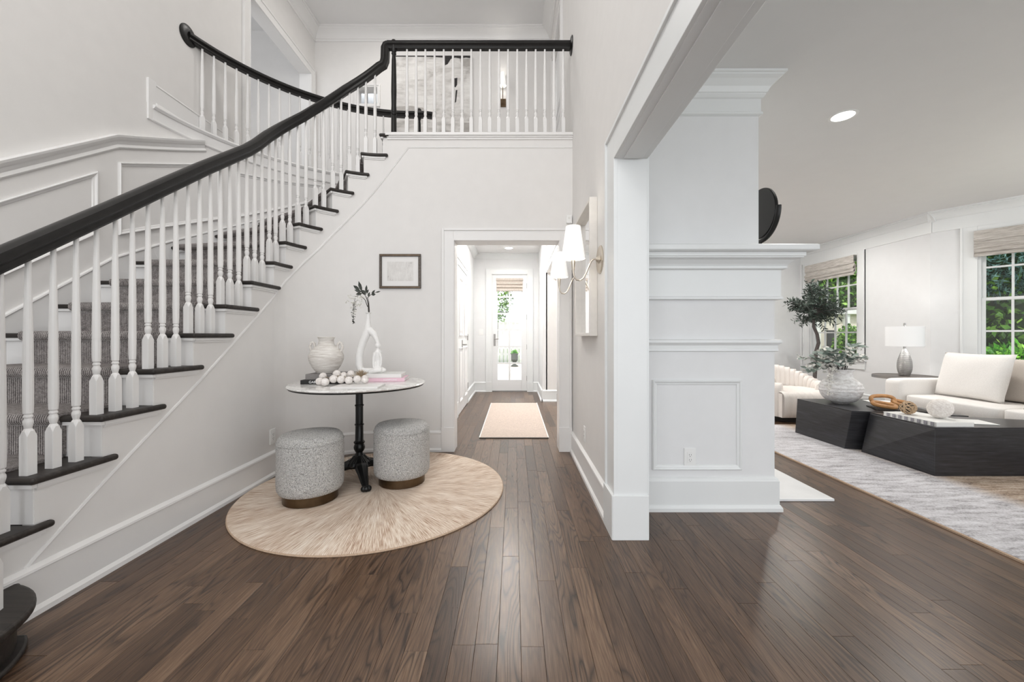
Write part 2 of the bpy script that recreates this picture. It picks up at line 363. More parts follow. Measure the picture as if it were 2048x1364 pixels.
# ------------------------------------------------------------------ mesh builder
ORG = {}
def org(o): return ORG.get(o.name, Vector((0, 0, 0))) if o else Vector((0, 0, 0))
class MB:
    def __init__(s): s.v = []; s.f = []; s.uv = None; s.mi = []
    def add(s, vs_, fs, uvs=None):
        b = len(s.v); s.v += [tuple(p) for p in vs_]; s.f += [tuple(b + i for i in f) for f in fs]
        if uvs is not None:
            if s.uv is None: s.uv = []
            s.uv += uvs
        return s
    def box(s, x0, x1, y0, y1, z0, z1):
        if x0 > x1: x0, x1 = x1, x0
        if y0 > y1: y0, y1 = y1, y0
        if z0 > z1: z0, z1 = z1, z0
        return s.add([(x0,y0,z0),(x1,y0,z0),(x1,y1,z0),(x0,y1,z0),(x0,y0,z1),(x1,y0,z1),(x1,y1,z1),(x0,y1,z1)],
              [(0,3,2,1),(4,5,6,7),(0,1,5,4),(1,2,6,5),(2,3,7,6),(3,0,4,7)])
    def obox(s, c, ax, ay, az):
        """oriented box: centre and half-axis vectors"""
        c, ax, ay, az = Vector(c), Vector(ax), Vector(ay), Vector(az)
        p = [c - ax - ay - az, c + ax - ay - az, c + ax + ay - az, c - ax + ay - az, c - ax - ay + az, c + ax - ay + az, c + ax + ay + az, c - ax + ay + az]
        return s.add(p, [(0,3,2,1),(4,5,6,7),(0,1,5,4),(1,2,6,5),(2,3,7,6),(3,0,4,7)])
    def prism(s, poly, z0, z1):
        n = len(poly)
        a = sum(poly[i][0] * poly[(i+1) % n][1] - poly[(i+1) % n][0] * poly[i][1] for i in range(n))
        if a < 0: poly = poly[::-1]
        vs_ = [(x, y, z0) for x, y in poly] + [(x, y, z1) for x, y in poly]
        fs = [tuple(range(n))[::-1], tuple(range(n, 2*n))] + [(i, (i+1) % n, n + (i+1) % n, n + i) for i in range(n)]
        return s.add(vs_, fs)
    def lathe(s, prof, c=(0, 0, 0), seg=32, flute=None, ring=False):
        """prof: list of (r, z)"""
        vs_ = []; fs = []; n = len(prof)
        for i in range(seg):
            a = 2 * PI * i / seg
            for j, (r, z) in enumerate(prof):
                rr = r
                if flute and r > 0: rr = r * (1 - flute[0] * (0.5 + 0.5 * math.cos(a * flute[1])))
                vs_.append((c[0] + rr * math.cos(a), c[1] + rr * math.sin(a), c[2] + z))
        for i in range(seg):
            k = (i + 1) % seg
            for j in range(n if ring else n - 1):
                q = (j + 1) % n
                fs.append((i*n + j, k*n + j, k*n + q, i*n + q))
        if ring: return s.add(vs_, fs)
        if prof[0][0] > 1e-6: fs.append(tuple(i*n for i in range(seg))[::-1])
        if prof[-1][0] > 1e-6: fs.append(tuple(i*n + n - 1 for i in range(seg)))
        return s.add(vs_, fs)
    def tube(s, path, r, seg=8, cap=True):
        path = [Vector(p) for p in path]; n = len(path)
        rs = r if isinstance(r, (list, tuple)) else [r] * n
        prev = None; rings = []
        for i, p in enumerate(path):
            t = (path[min(i+1, n-1)] - path[max(i-1, 0)]).normalized()
            if prev is None:
                a = Vector((0, 0, 1)) if abs(t.z) < 0.9 else Vector((1, 0, 0))
                u = t.cross(a).normalized()
            else:
                u = (prev - t * prev.dot(t)).normalized()
            prev = u; w = t.cross(u)
            rings.append([p + (u * math.cos(2*PI*k/seg) + w * math.sin(2*PI*k/seg)) * rs[i] for k in range(seg)])
        vs_ = [q for rg in rings for q in rg]; fs = []
        for i in range(n - 1):
            for k in range(seg):
                k2 = (k + 1) % seg
                fs.append((i*seg + k, i*seg + k2, (i+1)*seg + k2, (i+1)*seg + k))
        if cap: fs.append(tuple(range(seg))[::-1]); fs.append(tuple((n-1)*seg + k for k in range(seg)))
        return s.add(vs_, fs)
    def sphere(s, c, r, seg=16, rings=10):
        rx, ry, rz = r if isinstance(r, tuple) else (r, r, r)
        vs_ = [(c[0], c[1], c[2] - rz)]; fs = []
        for j in range(1, rings):
            a = -PI/2 + PI * j / rings
            for i in range(seg):
                b = 2*PI*i/seg
                vs_.append((c[0] + rx*math.cos(a)*math.cos(b), c[1] + ry*math.cos(a)*math.sin(b), c[2] + rz*math.sin(a)))
        vs_.append((c[0], c[1], c[2] + rz)); top = len(vs_) - 1
        for i in range(seg):
            k = (i+1) % seg
            fs.append((0, 1 + k, 1 + i)); fs.append((top, 1 + (rings-2)*seg + i, 1 + (rings-2)*seg + k))
            for j in range(rings - 2):
                fs.append((1 + j*seg + i, 1 + j*seg + k, 1 + (j+1)*seg + k, 1 + (j+1)*seg + i))
        return s.add(vs_, fs)
    def sweep(s, path, prof, normals, closed=False):
        """moulding: prof (a, b): a along in-surface side, b along the wall normal; mitred"""
        P = [Vector(p) for p in path]; n = len(P)
        if not isinstance(normals, list): normals = [normals] * n
        N = [Vector(q).normalized() for q in normals]
        rings = []
        for i in range(n):
            tp = (P[i] - P[i-1]).normalized() if (i > 0 or closed) else None
            tn = (P[(i+1) % n] - P[i]).normalized() if (i < n-1 or closed) else None
            if tp is None: tp = tn
            if tn is None: tn = tp
            s1 = tp.cross(N[i]).normalized(); s2 = tn.cross(N[i]).normalized()
            m = (s1 + s2)
            if m.length < 1e-6: m = s1
            m.normalize(); k = 1.0 / max(0.3, m.dot(s1)); m = m * k
            rings.append([P[i] + m * a + N[i] * b for a, b in prof])
        q = len(prof); vs_ = [x for r in rings for x in r]; fs = []
        for i in range(n if closed else n - 1):
            j = (i + 1) % n
            for k in range(q):
                k2 = (k + 1) % q
                fs.append((i*q + k, j*q + k, j*q + k2, i*q + k2))
        if not closed: fs.append(tuple(range(q))); fs.append(tuple((n-1)*q + k for k in range(q))[::-1])
        return s.add(vs_, fs)
    def rail(s, path, prof, side0=None):
        """handrail sweep: prof (a side, b up), frame keeps the side horizontal"""
        P = [Vector(p) for p in path]; n = len(P); rings = []; last = Vector(side0) if side0 else None
        for i in range(n):
            t = (P[min(i+1, n-1)] - P[max(i-1, 0)]).normalized()
            h = Vector((t.x, t.y, 0))
            if h.length > 0.12: sd = Vector((t.y, -t.x, 0)).normalized(); last = sd
            else: sd = last
            up = sd.cross(t).normalized()
            rings.append([P[i] + sd * a + up * b for a, b in prof])
        q = len(prof); vs_ = [x for r in rings for x in r]; fs = []
        for i in range(n - 1):
            for k in range(q):
                k2 = (k + 1) % q
                fs.append((i*q + k, i*q + k2, (i+1)*q + k2, (i+1)*q + k))
        fs.append(tuple(range(q))[::-1]); fs.append(tuple((n-1)*q + k for k in range(q)))
        return s.add(vs_, fs)
    def leaf(s, p, d, nrm, L, W, droop=0.15, rows=3):
        p = Vector(p); d = Vector(d).normalized(); nrm = Vector(nrm)
        sd = d.cross(nrm)
        if sd.length < 1e-3: sd = d.cross(Vector((0.3, 0.5, 0.8)))
        sd.normalize(); up = sd.cross(d).normalized()
        pts = [p]; 
        for q, w in ((0.3, 0.85), (0.62, 0.9)):
            c = p + d * L * q - up * droop * L * q * q
            pts += [c + sd * W * 0.5 * w + up * 0.06 * W, c - up * 0.12 * W, c - sd * W * 0.5 * w + up * 0.06 * W]
        pts.append(p + d * L - up * droop * L)
        return s.add(pts, [(0, 1, 2), (0, 2, 3), (1, 4, 5, 2), (2, 5, 6, 3), (4, 7, 5), (5, 7, 6)])
    def quadleaf(s, p, d, sd, L, W):
        p = Vector(p); d = Vector(d); sd = Vector(sd)
        return s.add([p, p + d*L*0.5 + sd*W*0.5, p + d*L, p + d*L*0.5 - sd*W*0.5], [(0, 1, 2, 3)])
    def build(s, name, mat, parent=None, smooth=0.0, bevel=0.0, bseg=2, loc=None, sub=0):
        me = bpy.data.meshes.new(name)
        o0 = org(parent) if parent else (Vector(loc) if loc else Vector((0, 0, 0)))
        me.from_pydata([(x - o0.x, y - o0.y, z - o0.z) for x, y, z in s.v], [], s.f)
        if s.uv:
            ul = me.uv_layers.new(name='UVMap'); i = 0
            for poly in me.polygons:
                for li in poly.loop_indices: ul.data[li].uv = s.uv[me.loops[li].vertex_index]
        me.validate(); me.update()
        bm = bmesh.new(); bm.from_mesh(me); bmesh.ops.recalc_face_normals(bm, faces=bm.faces); bm.to_mesh(me); bm.free()
        mats = mat if isinstance(mat, list) else [mat]
        for m_ in mats: me.materials.append(m_)
        if smooth:
            for p_ in me.polygons: p_.use_smooth = True
            me.set_sharp_from_angle(angle=smooth)
        o = bpy.data.objects.new(name, me)
        COL.objects.link(o)
        if parent: o.parent = parent
        elif loc: o.location = loc
        ORG[o.name] = o0
        if bevel:
            b = o.modifiers.new('bevel', 'BEVEL'); b.width = bevel; b.segments = bseg; b.limit_method = 'ANGLE'; b.angle_limit = 0.7
            if smooth == 0:
                pass
        if sub:
            m_ = o.modifiers.new('subd', 'SUBSURF'); m_.levels = sub; m_.render_levels = sub
        return o
SM = 0.7
def tag(o, label=None, cat=None, group=None, kind=None):
    if label: o['label'] = label
    if cat: o['category'] = cat
    if group: o['group'] = group
    if kind: o['kind'] = kind
    return o
def thing(name, label, cat, loc=(0, 0, 0), group=None, kind=None):
    o = bpy.data.objects.new(name, None); o.location = loc; o.empty_display_size = 0.1
    COL.objects.link(o); ORG[o.name] = Vector(loc)
    return tag(o, label, cat, group, kind)
def S(o, label, cat): return tag(o, label, cat, kind='structure')
def dup(o, loc=None, parent=None):
    c = o.copy(); COL.objects.link(c)
    if loc is not None: c.location = loc
    if parent: c.parent = parent
    ORG[c.name] = ORG.get(o.name, Vector((0, 0, 0)))
    return c
def dup_tree(root, loc, label=None):
    r = root.copy(); COL.objects.link(r); r.location = loc; ORG[r.name] = Vector(loc)
    if label: r['label'] = label
    for ch in list(root.children):
        c = ch.copy(); COL.objects.link(c); c.parent = r
        for g in ch.children:
            d = g.copy(); COL.objects.link(d); d.parent = c
    return r
# ------------------------------------------------------------------ plan of the stair
R0 = 0.67; CX, CY = -1.27, 3.20; S1 = 3.2 + R0 * PI / 2
def plan(s, u):
    if s <= 3.2: return (-1.94 - u, s)
    if s <= S1:
        a = (s - 3.2) / R0; r = R0 + u
        return (CX - r * math.cos(a), CY + r * math.sin(a))
    return (CX + (s - S1), CY + R0 + u)
def pnorm(s):   # unit vector from the stair side wall into the foyer
    if s <= 3.2: return (1, 0, 0)
    if s <= S1:
        a = (s - 3.2) / R0; return (math.cos(a), -math.sin(a), 0)
    return (0, -1, 0)
def ptan(s):
    n = pnorm(s); return Vector((-n[1], n[0], 0)) if True else None
def srange(a, b, step=0.06):
    n = max(1, int(math.ceil((b - a) / step)))
    return [a + (b - a) * i / n for i in range(n + 1)]
F = {1: 1.042, 2: 1.308, 3: 1.574, 4: 1.84, 5: 2.106, 6: 2.372, 7: 2.638, 8: 2.904, 9: 3.178, 10: 3.318, 11: 3.462,
     12: 3.612, 13: 3.757, 14: 3.897, 15: 4.037, 16: 4.215}
Zt = {k: 0.1945 * k - 0.03 for k in range(1, 17)}; Zt[0] = 0.0
ZF = Zt[16]            # upper floor level 3.082
UO = 1.14              # stair width; outer wall radius 1.81
XL = -3.08             # left wall
XR = 0.57              # right foyer wall
WB = 3.87              # back foyer wall plane
ZC = 2.77              # ground-floor ceiling
ZU = 5.84              # upper ceiling

def rectwall(mb, mapf, u0, u1, z0, z1, holes):
    """boxes around rectangular holes; mapf(u, t, z)->xyz, t in 0..1 through the thickness"""
    us = sorted(set([u0, u1] + [h[0] for h in holes] + [h[1] for h in holes]))
    us = [u for u in us if u0 <= u <= u1]
    for a, b in zip(us, us[1:]):
        zs = [(z0, z1)]
        for h in holes:
            if h[0] < b - 1e-6 and h[1] > a + 1e-6:
                nz = []
                for p, q in zs:
                    if h[3] <= p or h[2] >= q: nz.append((p, q)); continue
                    if h[2] > p: nz.append((p, h[2]))
                    if h[3] < q: nz.append((h[3], q))
                zs = nz
        for p, q in zs:
            v = [mapf(a, 0, p), mapf(b, 0, p), mapf(b, 1, p), mapf(a, 1, p), mapf(a, 0, q), mapf(b, 0, q), mapf(b, 1, q), mapf(a, 1, q)]
            mb.add(v, [(0,3,2,1),(4,5,6,7),(0,1,5,4),(1,2,6,5),(2,3,7,6),(3,0,4,7)])
def wallX(x, th, y0, y1, z0, z1, holes=()):   # wall in a plane X = x, thickness th (signed)
    m = MB(); rectwall(m, lambda u, t, z: (x + th * t, u, z), y0, y1, z0, z1, list(holes)); return m
def wallY(y, th, x0, x1, z0, z1, holes=()):
    m = MB(); rectwall(m, lambda u, t, z: (u, y + th * t, z), x0, x1, z0, z1, list(holes)); return m

# ------------------------------------------------------------------ floor with planks
floor = MB().box(-3.3, 6.9, -3.0, 8.2, -0.12, -0.012).build('floor', M['subfloor'])
S(floor, 'dark brown oak plank floor running from the foyer into hall and living room', 'floor')
PW = 0.083
rng = random.Random(3)
cands = []
x = -2.05
while x < 6.7:
    y = 0.3 - rng.random() * 1.2
    while y < 8.0:
        L = rng.uniform(0.55, 1.7)
        y1 = min(y + L, 8.0)
        if y1 - y > 0.05: cands.append((x, y, y1))
        y += L
    x += PW
def vis_area(p):
    xx, y0, y1 = p
    ya = max(y0, 1.31); yb = y1
    if yb <= ya: return 0
    xm = xx + PW / 2
    if xm < -1.96: return 0
    def inside(yy): return abs(xm / yy) < 1.29
    if not (inside(ya) or inside(yb)): return 0
    if xm > 0.72 and yb > 7.7: return 0
    if 0.5 < xm < 1.7 and ya > 2.5: return 0
    if xm > 2.5 and ya > 2.0: return 0
    if 0.05 < ((xm + 1.02) ** 2 + ((ya + yb) / 2 - 2.92) ** 2) < 0.6: return 0.0001
    return PW * (1 / ya - 1 / yb) * 800
cands.sort(key=vis_area, reverse=True)
def plank_mesh(mb, xx, y0, y1):
    g = 0.0003; b = 0.0008
    x0, x1, a, c = xx + g, xx + PW - g, y0 + g, y1 - g
    mb.add([(x0,a,-0.012),(x1,a,-0.012),(x1,c,-0.012),(x0,c,-0.012),(x0,a,-b),(x1,a,-b),(x1,c,-b),(x0,c,-b),
            (x0+b,a+b,0),(x1-b,a+b,0),(x1-b,c-b,0),(x0+b,c-b,0)],
           [(0,1,5,4),(1,2,6,5),(2,3,7,6),(3,0,4,7),(4,5,9,8),(5,6,10,9),(6,7,11,10),(7,4,8,11),(8,9,10,11)])
for (xx, y0, y1) in cands[:298]:
    m = MB(); plank_mesh(m, xx, y0, y1); m.build('plank', M['plank'], floor)
rest = MB()
for (xx, y0, y1) in cands[298:]: plank_mesh(rest, xx, y0, y1)
tag(rest.build('planks', M['plank'], floor), kind='stuff')

# ------------------------------------------------------------------ walls
BH = 0.20   # baseboard height
w = wallX(XL, -0.14, -3.0, 6.15, 0, ZU, [(4.62, 6.0, ZF, 5.08)]).build('wall_left', M['wall'])
S(w, 'tall off-white left wall of the foyer above the stair', 'wall')
# room seen through the gallery opening
w = MB().box(-5.2, XL - 0.14, 6.15, 6.3, ZF - 0.3, ZU).box(-5.3, -5.2, 3.5, 6.3, ZF - 0.3, ZU).build('wall_gallery_room', M['wall'])
S(w, 'white wall of the room beyond the upstairs left opening', 'wall')
# back wall upstairs, with a doorway to a bright room
w = wallY(6.15, 0.15, XL, XR + 0.15, ZF - 0.3, ZU, [(-2.42, -2.11, 4.70, 4.96)]).build('wall_gallery_back', M['wall'])
S(w, 'white back wall of the upstairs gallery', 'wall')
w = MB().box(-3.4, -1.4, 8.0, 8.1, ZF, ZU).box(-3.5, -3.4, 6.3, 8.1, ZF, ZU).box(-1.5, -1.4, 6.3, 8.0, ZF, ZU).box(-3.5, -1.4, 6.3, 8.1, 5.5, 5.6).build('wall_bedroom', M['wall2'])
S(w, 'pale wall of the bedroom seen through the small upstairs opening', 'wall')

# right foyer wall with the living-room opening and the kitchen opening in the hall
w = wallX(XR, 0.158, -3.0, 8.12, 0, ZU, [(-2.4, 2.193, 0, 2.105), (4.35, 6.8, 0, 2.2), (4.75, 5.75, ZF, 5.1)]).build('wall_right', M['wall'])
S(w, 'off-white right foyer wall with wide cased opening to the living room', 'wall')
# back wall of the foyer with the hall opening
w = wallY(WB, 0.16, -1.27, XR, 0, ZF - 0.03, [(-0.58, 0.44, 0, 2.045)]).build('wall_back', M['wall'])
S(w, 'off-white wall between stair and hall opening', 'wall')
# curved wall under the stair (stepped top)
m = MB()
segs = [(1.30, 1.34, Zt[1])]
for k in range(2, 16): segs.append((F[k] + 0.034, F[k+1] + 0.034, Zt[k] - 0.031))
segs = [(1.10, F[2] + 0.034, Zt[1] - 0.034)] + segs[1:]
segs[-1] = (segs[-1][0], S1, segs[-1][2])
allv = []
for a, b, z in segs:
    ss = srange(a, b, 0.05)
    for i in range(len(ss) - 1):
        p0, p1 = plan(ss[i], 0), plan(ss[i+1], 0); q0, q1 = plan(ss[i], 0.05), plan(ss[i+1], 0.05)
        m.add([(*p0, 0), (*p1, 0), (*p1, z), (*p0, z), (*q0, 0), (*q1, 0), (*q1, z), (*q0, z)],
              [(0,1,2,3), (3,2,6,7), (5,4,7,6)])
    p0, q0 = plan(a, 0), plan(a, 0.05); m.add([(*p0, 0), (*q0, 0), (*q0, z), (*p0, z)], [(0,1,2,3)])
    p0, q0 = plan(b, 0), plan(b, 0.05); m.add([(*p0, 0), (*q0, 0), (*q0, z), (*p0, z)], [(0,1,2,3)])
me_tmp = m
w = m.build('wall_stair_side', M['wall'])
bm = bmesh.new(); bm.from_mesh(w.data); bmesh.ops.remove_doubles(bm, verts=bm.verts, dist=1e-4); bm.to_mesh(w.data); bm.free()
for p_ in w.data.polygons: p_.use_smooth = True
w.data.set_sharp_from_angle(angle=0.5)
S(w, 'smooth off-white wall under the curving stair', 'wall')
# outer curved wall of the stairwell
def outer(t, d=0.0):      # t = length along the outer wall, d = inward offset
    R = 1.81 - d
    if t <= 3.2: return (XL + d, t)
    a = (t - 3.2) / 1.81
    if a <= PI / 2: return (CX - R * math.cos(a), CY + R * math.sin(a))
    return (CX + (t - 3.2 - 1.81 * PI / 2), CY + R)
def onorm(t):
    if t <= 3.2: return (1, 0, 0)
    a = min(PI / 2, (t - 3.2) / 1.81); return (math.cos(a), -math.sin(a), 0)
TO = 3.2 + 1.81 * PI / 2
m = MB(); ts = srange(3.2, TO, 0.06) + [TO + 0.06]
pts = [outer(t) for t in ts]; back = [outer(t, -0.1) for t in ts]
m.prism(pts + back[::-1], 0, ZF - 0.02)
w = m.build('wall_stair_outer', M['wall'], smooth=0.4)
S(w, 'curved off-white wall at the outside of the stair', 'wall')
# under-landing end walls closing the stair core
w = MB().box(-1.29, -1.21, WB + 0.16, 5.01, 0, ZF - 0.3).build('wall_closet', M['wall'])
S(w, 'hidden wall between stair core and hall', 'wall')

# hall
w = wallX(-0.80, -0.12, WB + 0.16, 8.0, 0, ZC, [(4.55, 4.98, 0, 2.12), (5.5, 6.62, 0, 2.12)]).build('wall_hall_left', M['wall2'])
S(w, 'white left wall of the hall with closet doors', 'wall')
w = wallY(7.98, 0.14, -0.95, XR + 0.2, 0, ZC, [(-0.45, 0.27, 0, 2.36)]).build('wall_hall_back', M['wall2'])
S(w, 'white end wall of the hall around the garden door', 'wall')
w = MB().box(0.49, XR, 6.8, 7.98, 0, ZC).build('wall_hall_stub', M['wall2'])
S(w, 'white wall block at the far right of the hall', 'wall')
w = MB().box(-1.25, XR, WB + 0.16, 8.1, ZC, ZC + 0.06).build('ceiling_hall', M['ceil'])
S(w, 'white hall ceiling', 'ceiling')

# living room
w = wallY(7.75, 0.12, 0.6, 5.72, 0, ZC).build('wall_living_back', M['wall2']); S(w, 'white back wall of the living room behind the channel-tufted chair', 'wall')
W1 = (6.48, 7.52, 0.74, 2.42)
w = wallX(5.6, 0.12, 5.32, 7.75, 0, ZC, [W1]).build('wall_living_right', M['wall2']); S(w, 'white living-room wall behind the table lamp and olive tree', 'wall')
BP = Vector((5.6, 5.32, 0)); BD = Vector((0.587, -0.8095, 0)).normalized(); BN = Vector((BD.y, -BD.x, 0)).normalized()  # BN points ... checked below
if BN.x > 0: BN = -BN       # into the room
def bay(u, d, z): p = BP + BD * u + BN * d; return (p.x, p.y, z)
W2 = (0.40, 1.36, 0.74, 2.42)
m = MB(); rectwall(m, lambda u, t, z: bay(u, -0.12 * t, z), -0.02, 1.95, 0, ZC, [W2])
w = m.build('wall_bay', M['wall2']); S(w, 'angled white bay wall around the large window at the right', 'wall')
e = bay(1.9, 0, 0)
w = wallX(e[0], 0.12, -3.0, e[1] + 0.05, 0, ZC, [(-2.4, -0.2, 0.35, 2.45), (0.3, 1.7, 0.35, 2.45), (1.95, 3.4, 0.35, 2.45)]).build('wall_living_side', M['wall2']); S(w, 'white side wall of the living room outside the view', 'wall')  # unseen wall, its openings added to let more daylight in
w = MB().box(XR + 0.158, 7.0, -3.0, 7.87, ZC, ZC + 0.06).build('ceiling_living', M['ceil']); S(w, 'white living-room ceiling with recessed light', 'ceiling')
w = MB().box(-5.3, XR + 0.16, -3.0, 6.3, ZU, ZU + 0.06).build('ceiling_foyer', M['ceil']); S(w, 'high white ceiling over foyer and gallery', 'ceiling')
# upper floor slab around the stairwell
arc = [outer(t) for t in srange(3.2, TO, 0.08)]
m = MB().prism([(XR, WB + 0.02), (XR, 6.15), (XL, 6.15)] + arc + [(-1.27, 5.01), (-1.27, WB + 0.02)], ZF - 0.25, ZF)
m.box(-5.2, XL, 4.5, 6.15, ZF - 0.25, ZF).box(-3.5, -1.4, 6.15, 8.1, ZF - 0.25, ZF)
w = m.build('floor_gallery', M['wall']); S(w, 'upstairs gallery floor edge', 'floor')

# ------------------------------------------------------------------ fireplace chimney breast
ch = S(MB().box(XR + 0.158, 1.678, 2.56, 4.4, 0, 1.66).box(XR + 0.158, 1.575, 2.56, 4.4, 1.66, ZC).build('wall_chimney', M['wall2']), 'white panelled chimney breast with mantel beside the opening', 'chimney')
x0 = XR + 0.158
def band(name, p0, p1, z0, z1, xr=1.678, steps=None, parent=ch):
    """a moulding band wrapping side and front; p0 bottom projection, p1 top projection"""
    prof = steps or [(p0, z0), (p1, z1)]
    m = MB()
    rings = []
    for p, z in prof:
        rings.append([(x0, 2.56 - p, z), (xr + p, 2.56 - p, z), (xr + p, 4.4 + p, z), (x0, 4.4 + p, z)])
    vs_ = [q for r in rings for q in r]; fs = []
    for i in range(len(rings) - 1):
        for k in range(4):
            fs.append((i*4 + k, i*4 + (k+1) % 4, (i+1)*4 + (k+1) % 4, (i+1)*4 + k))
    fs.append((0, 3, 2, 1)); n = len(rings) - 1; fs.append((n*4, n*4+1, n*4+2, n*4+3))
    m.add(vs_, fs)
    return m.build(name, M['trim2'], parent)
band('mantel_shelf', 0, 0, 0, 0, steps=[(0.155, 1.638), (0.165, 1.645), (0.165, 1.672), (0.158, 1.678)])
band('mantel_crown', 0, 0, 0, 0, steps=[(0.035, 1.541), (0.05, 1.548), (0.05, 1.560), (0.046, 1.562), (0.055, 1.575), (0.08, 1.597), (0.11, 1.606), (0.11, 1.612), (0.118, 1.614), (0.118, 1.638)])
band('frieze', 0.025, 0.025, 1.372, 1.541)
band('bead', 0, 0, 0, 0, steps=[(0.026, 1.352), (0.034, 1.356), (0.034, 1.366), (0.026, 1.374)])
band('chair_rail', 0, 0, 0, 0, steps=[(0.004, 1.020), (0.016, 1.024), (0.016, 1.036), (0.012, 1.040), (0.014, 1.060), (0.030, 1.078), (0.030, 1.092), (0.022, 1.097), (0.0, 1.10)])
band('baseboard_chimney', 0, 0, 0, 0, steps=[(0.02, 0), (0.02, 0.190), (0.016, 0.196), (0.014, 0.206), (0.004, 0.214)])
band('shoe_moulding', 0, 0, 0, 0, steps=[(0.034, 0), (0.034, 0.022), (0.024, 0.04), (0.0, 0.04)])
band('crown', 0, 0, 0, 0, xr=1.575, steps=[(0.004, 2.535), (0.018, 2.541), (0.018, 2.556), (0.010, 2.562), (0.010, 2.640), (0.020, 2.646), (0.030, 2.660), (0.030, 2.668),
     (0.036, 2.672), (0.050, 2.700), (0.078, 2.732), (0.100, 2.745), (0.100, 2.752), (0.112, 2.756), (0.112, 2.769)])
PMP = [(0.0, 0.0), (0.0, 0.010), (0.006, 0.016), (0.012, 0.014), (0.018, 0.007), (0.028, 0.005), (0.032, 0.0)]
def panel_frame(pts, normal, name, mat, parent, prof=PMP):
    m = MB(); m.sweep(pts, prof, normal, closed=True); return m.build(name, mat, parent)
panel_frame([(0.889, 2.559, 0.26), (1.462, 2.559, 0.26), (1.462, 2.559, 0.837), (0.889, 2.559, 0.837)][::-1], (0, -1, 0), 'panel_moulding', M['trim2'], ch)
hearth = MB().box(1.70, 2.17, 2.69, 4.3, 0.0005, 0.018).build('hearth', M['hearth'], bevel=0.003, loc=(1.93, 3.5, 0.0))
S(hearth, 'white stone hearth slab on the floor beside the chimney breast', 'hearth')

# ------------------------------------------------------------------ trims
def casing_boxes(m, plane, axis, a0, a1, z1, w_, th, sign, floor_z=0, plinth=None):
    """casing around an opening a0..a1, head at z1; projecting th on the side `sign` of plane"""
    def b(u0, u1, za, zb, t0, t1):
        d0, d1 = plane + sign * t0, plane + sign * t1
        if axis == 'X': m.box(min(d0, d1), max(d0, d1), u0, u1, za, zb)
        else: m.box(u0, u1, min(d0, d1), max(d0, d1), za, zb)
    b(a0 - w_, a0 - 0.006, floor_z, z1 + w_, 0, th); b(a1 + 0.006, a1 + w_, floor_z, z1 + w_, 0, th)
    b(a0 - 0.006, a1 + 0.006, z1 + 0.006, z1 + w_, 0, th)
    o = 0.018
    b(a0 - w_ - o * 0.2, a0 - w_ + o, floor_z, z1 + w_ + o * 0.2, 0, th + 0.010); b(a1 + w_ - o, a1 + w_ + o * 0.2, floor_z, z1 + w_ + o * 0.2, 0, th + 0.010)
    b(a0 - w_ + o, a1 + w_ - o, z1 + w_ - o, z1 + w_ + o * 0.2, 0, th + 0.010)
    b(a0 - 0.012, a0, floor_z, z1 + 0.012, 0, th + 0.004); b(a1, a1 + 0.012, floor_z, z1 + 0.012, 0, th + 0.004); b(a0, a1, z1, z1 + 0.012, 0, th + 0.004)
    if plinth:
        b(a0 - w_ - 0.008, a0 + 0.004, floor_z, floor_z + plinth, 0, th + 0.012); b(a1 - 0.004, a1 + w_ + 0.008, floor_z, floor_z + plinth, 0, th + 0.012)
# living opening: jamb lining, foyer-side and living-side casing
m = MB()
m.box(XR - 0.006, XR + 0.164, 2.186, 2.21, 0, 2.11)                 # jamb end face
m.box(XR - 0.006, XR + 0.164, -2.4, 2.21, 2.095, 2.118)            # soffit
m.box(XR + 0.03, XR + 0.128, -2.38, 2.17, 2.088, 2.097)            # recessed-panel reveal strip
m.box(XR - 0.018, XR, 2.193, 2.375, 0, 2.27); m.box(XR - 0.018, XR, -2.5, 2.193, 2.108, 2.27)
m.box(XR - 0.030, XR, 2.357, 2.378, 0, 2.275); m.box(XR - 0.030, XR, -2.5, 2.357, 2.254, 2.275)
m.box(XR - 0.022, XR, 2.185, 2.20, 0, 2.11); m.box(XR - 0.022, XR, -2.4, 2.185, 2.0975, 2.115)
m.box(XR + 0.158, XR + 0.176, 2.193, 2.33, 0, 2.25); m.box(XR + 0.158, XR + 0.176, -2.5, 2.193, 2.108, 2.25)
m.box(XR - 0.030, XR + 0.170, 2.176, 2.1855, 0, 0.245)
m.box(XR - 0.034, XR, 2.1795, 2.385, 0, 0.2445)
w = m.build('trim_1', M['trim2'], bevel=0.0025); S(w, 'wide white casing of the living-room opening', 'trim')
m = MB(); casing_boxes(m, WB, 'Y', -0.58, 0.44, 2.045, 0.115, 0.02, -1, plinth=0.235)
m.box(-0.60, -0.577, WB - 0.01, WB + 0.17, 0, 2.042); m.box(0.437, 0.46, WB - 0.01, WB + 0.17, 0, 2.042); m.box(-0.60, 0.46, WB - 0.01, WB + 0.17, 2.042, 2.06)
w = m.build('trim_2', M['trim'], bevel=0.002); S(w, 'white casing with plinth blocks around the hall opening', 'trim')
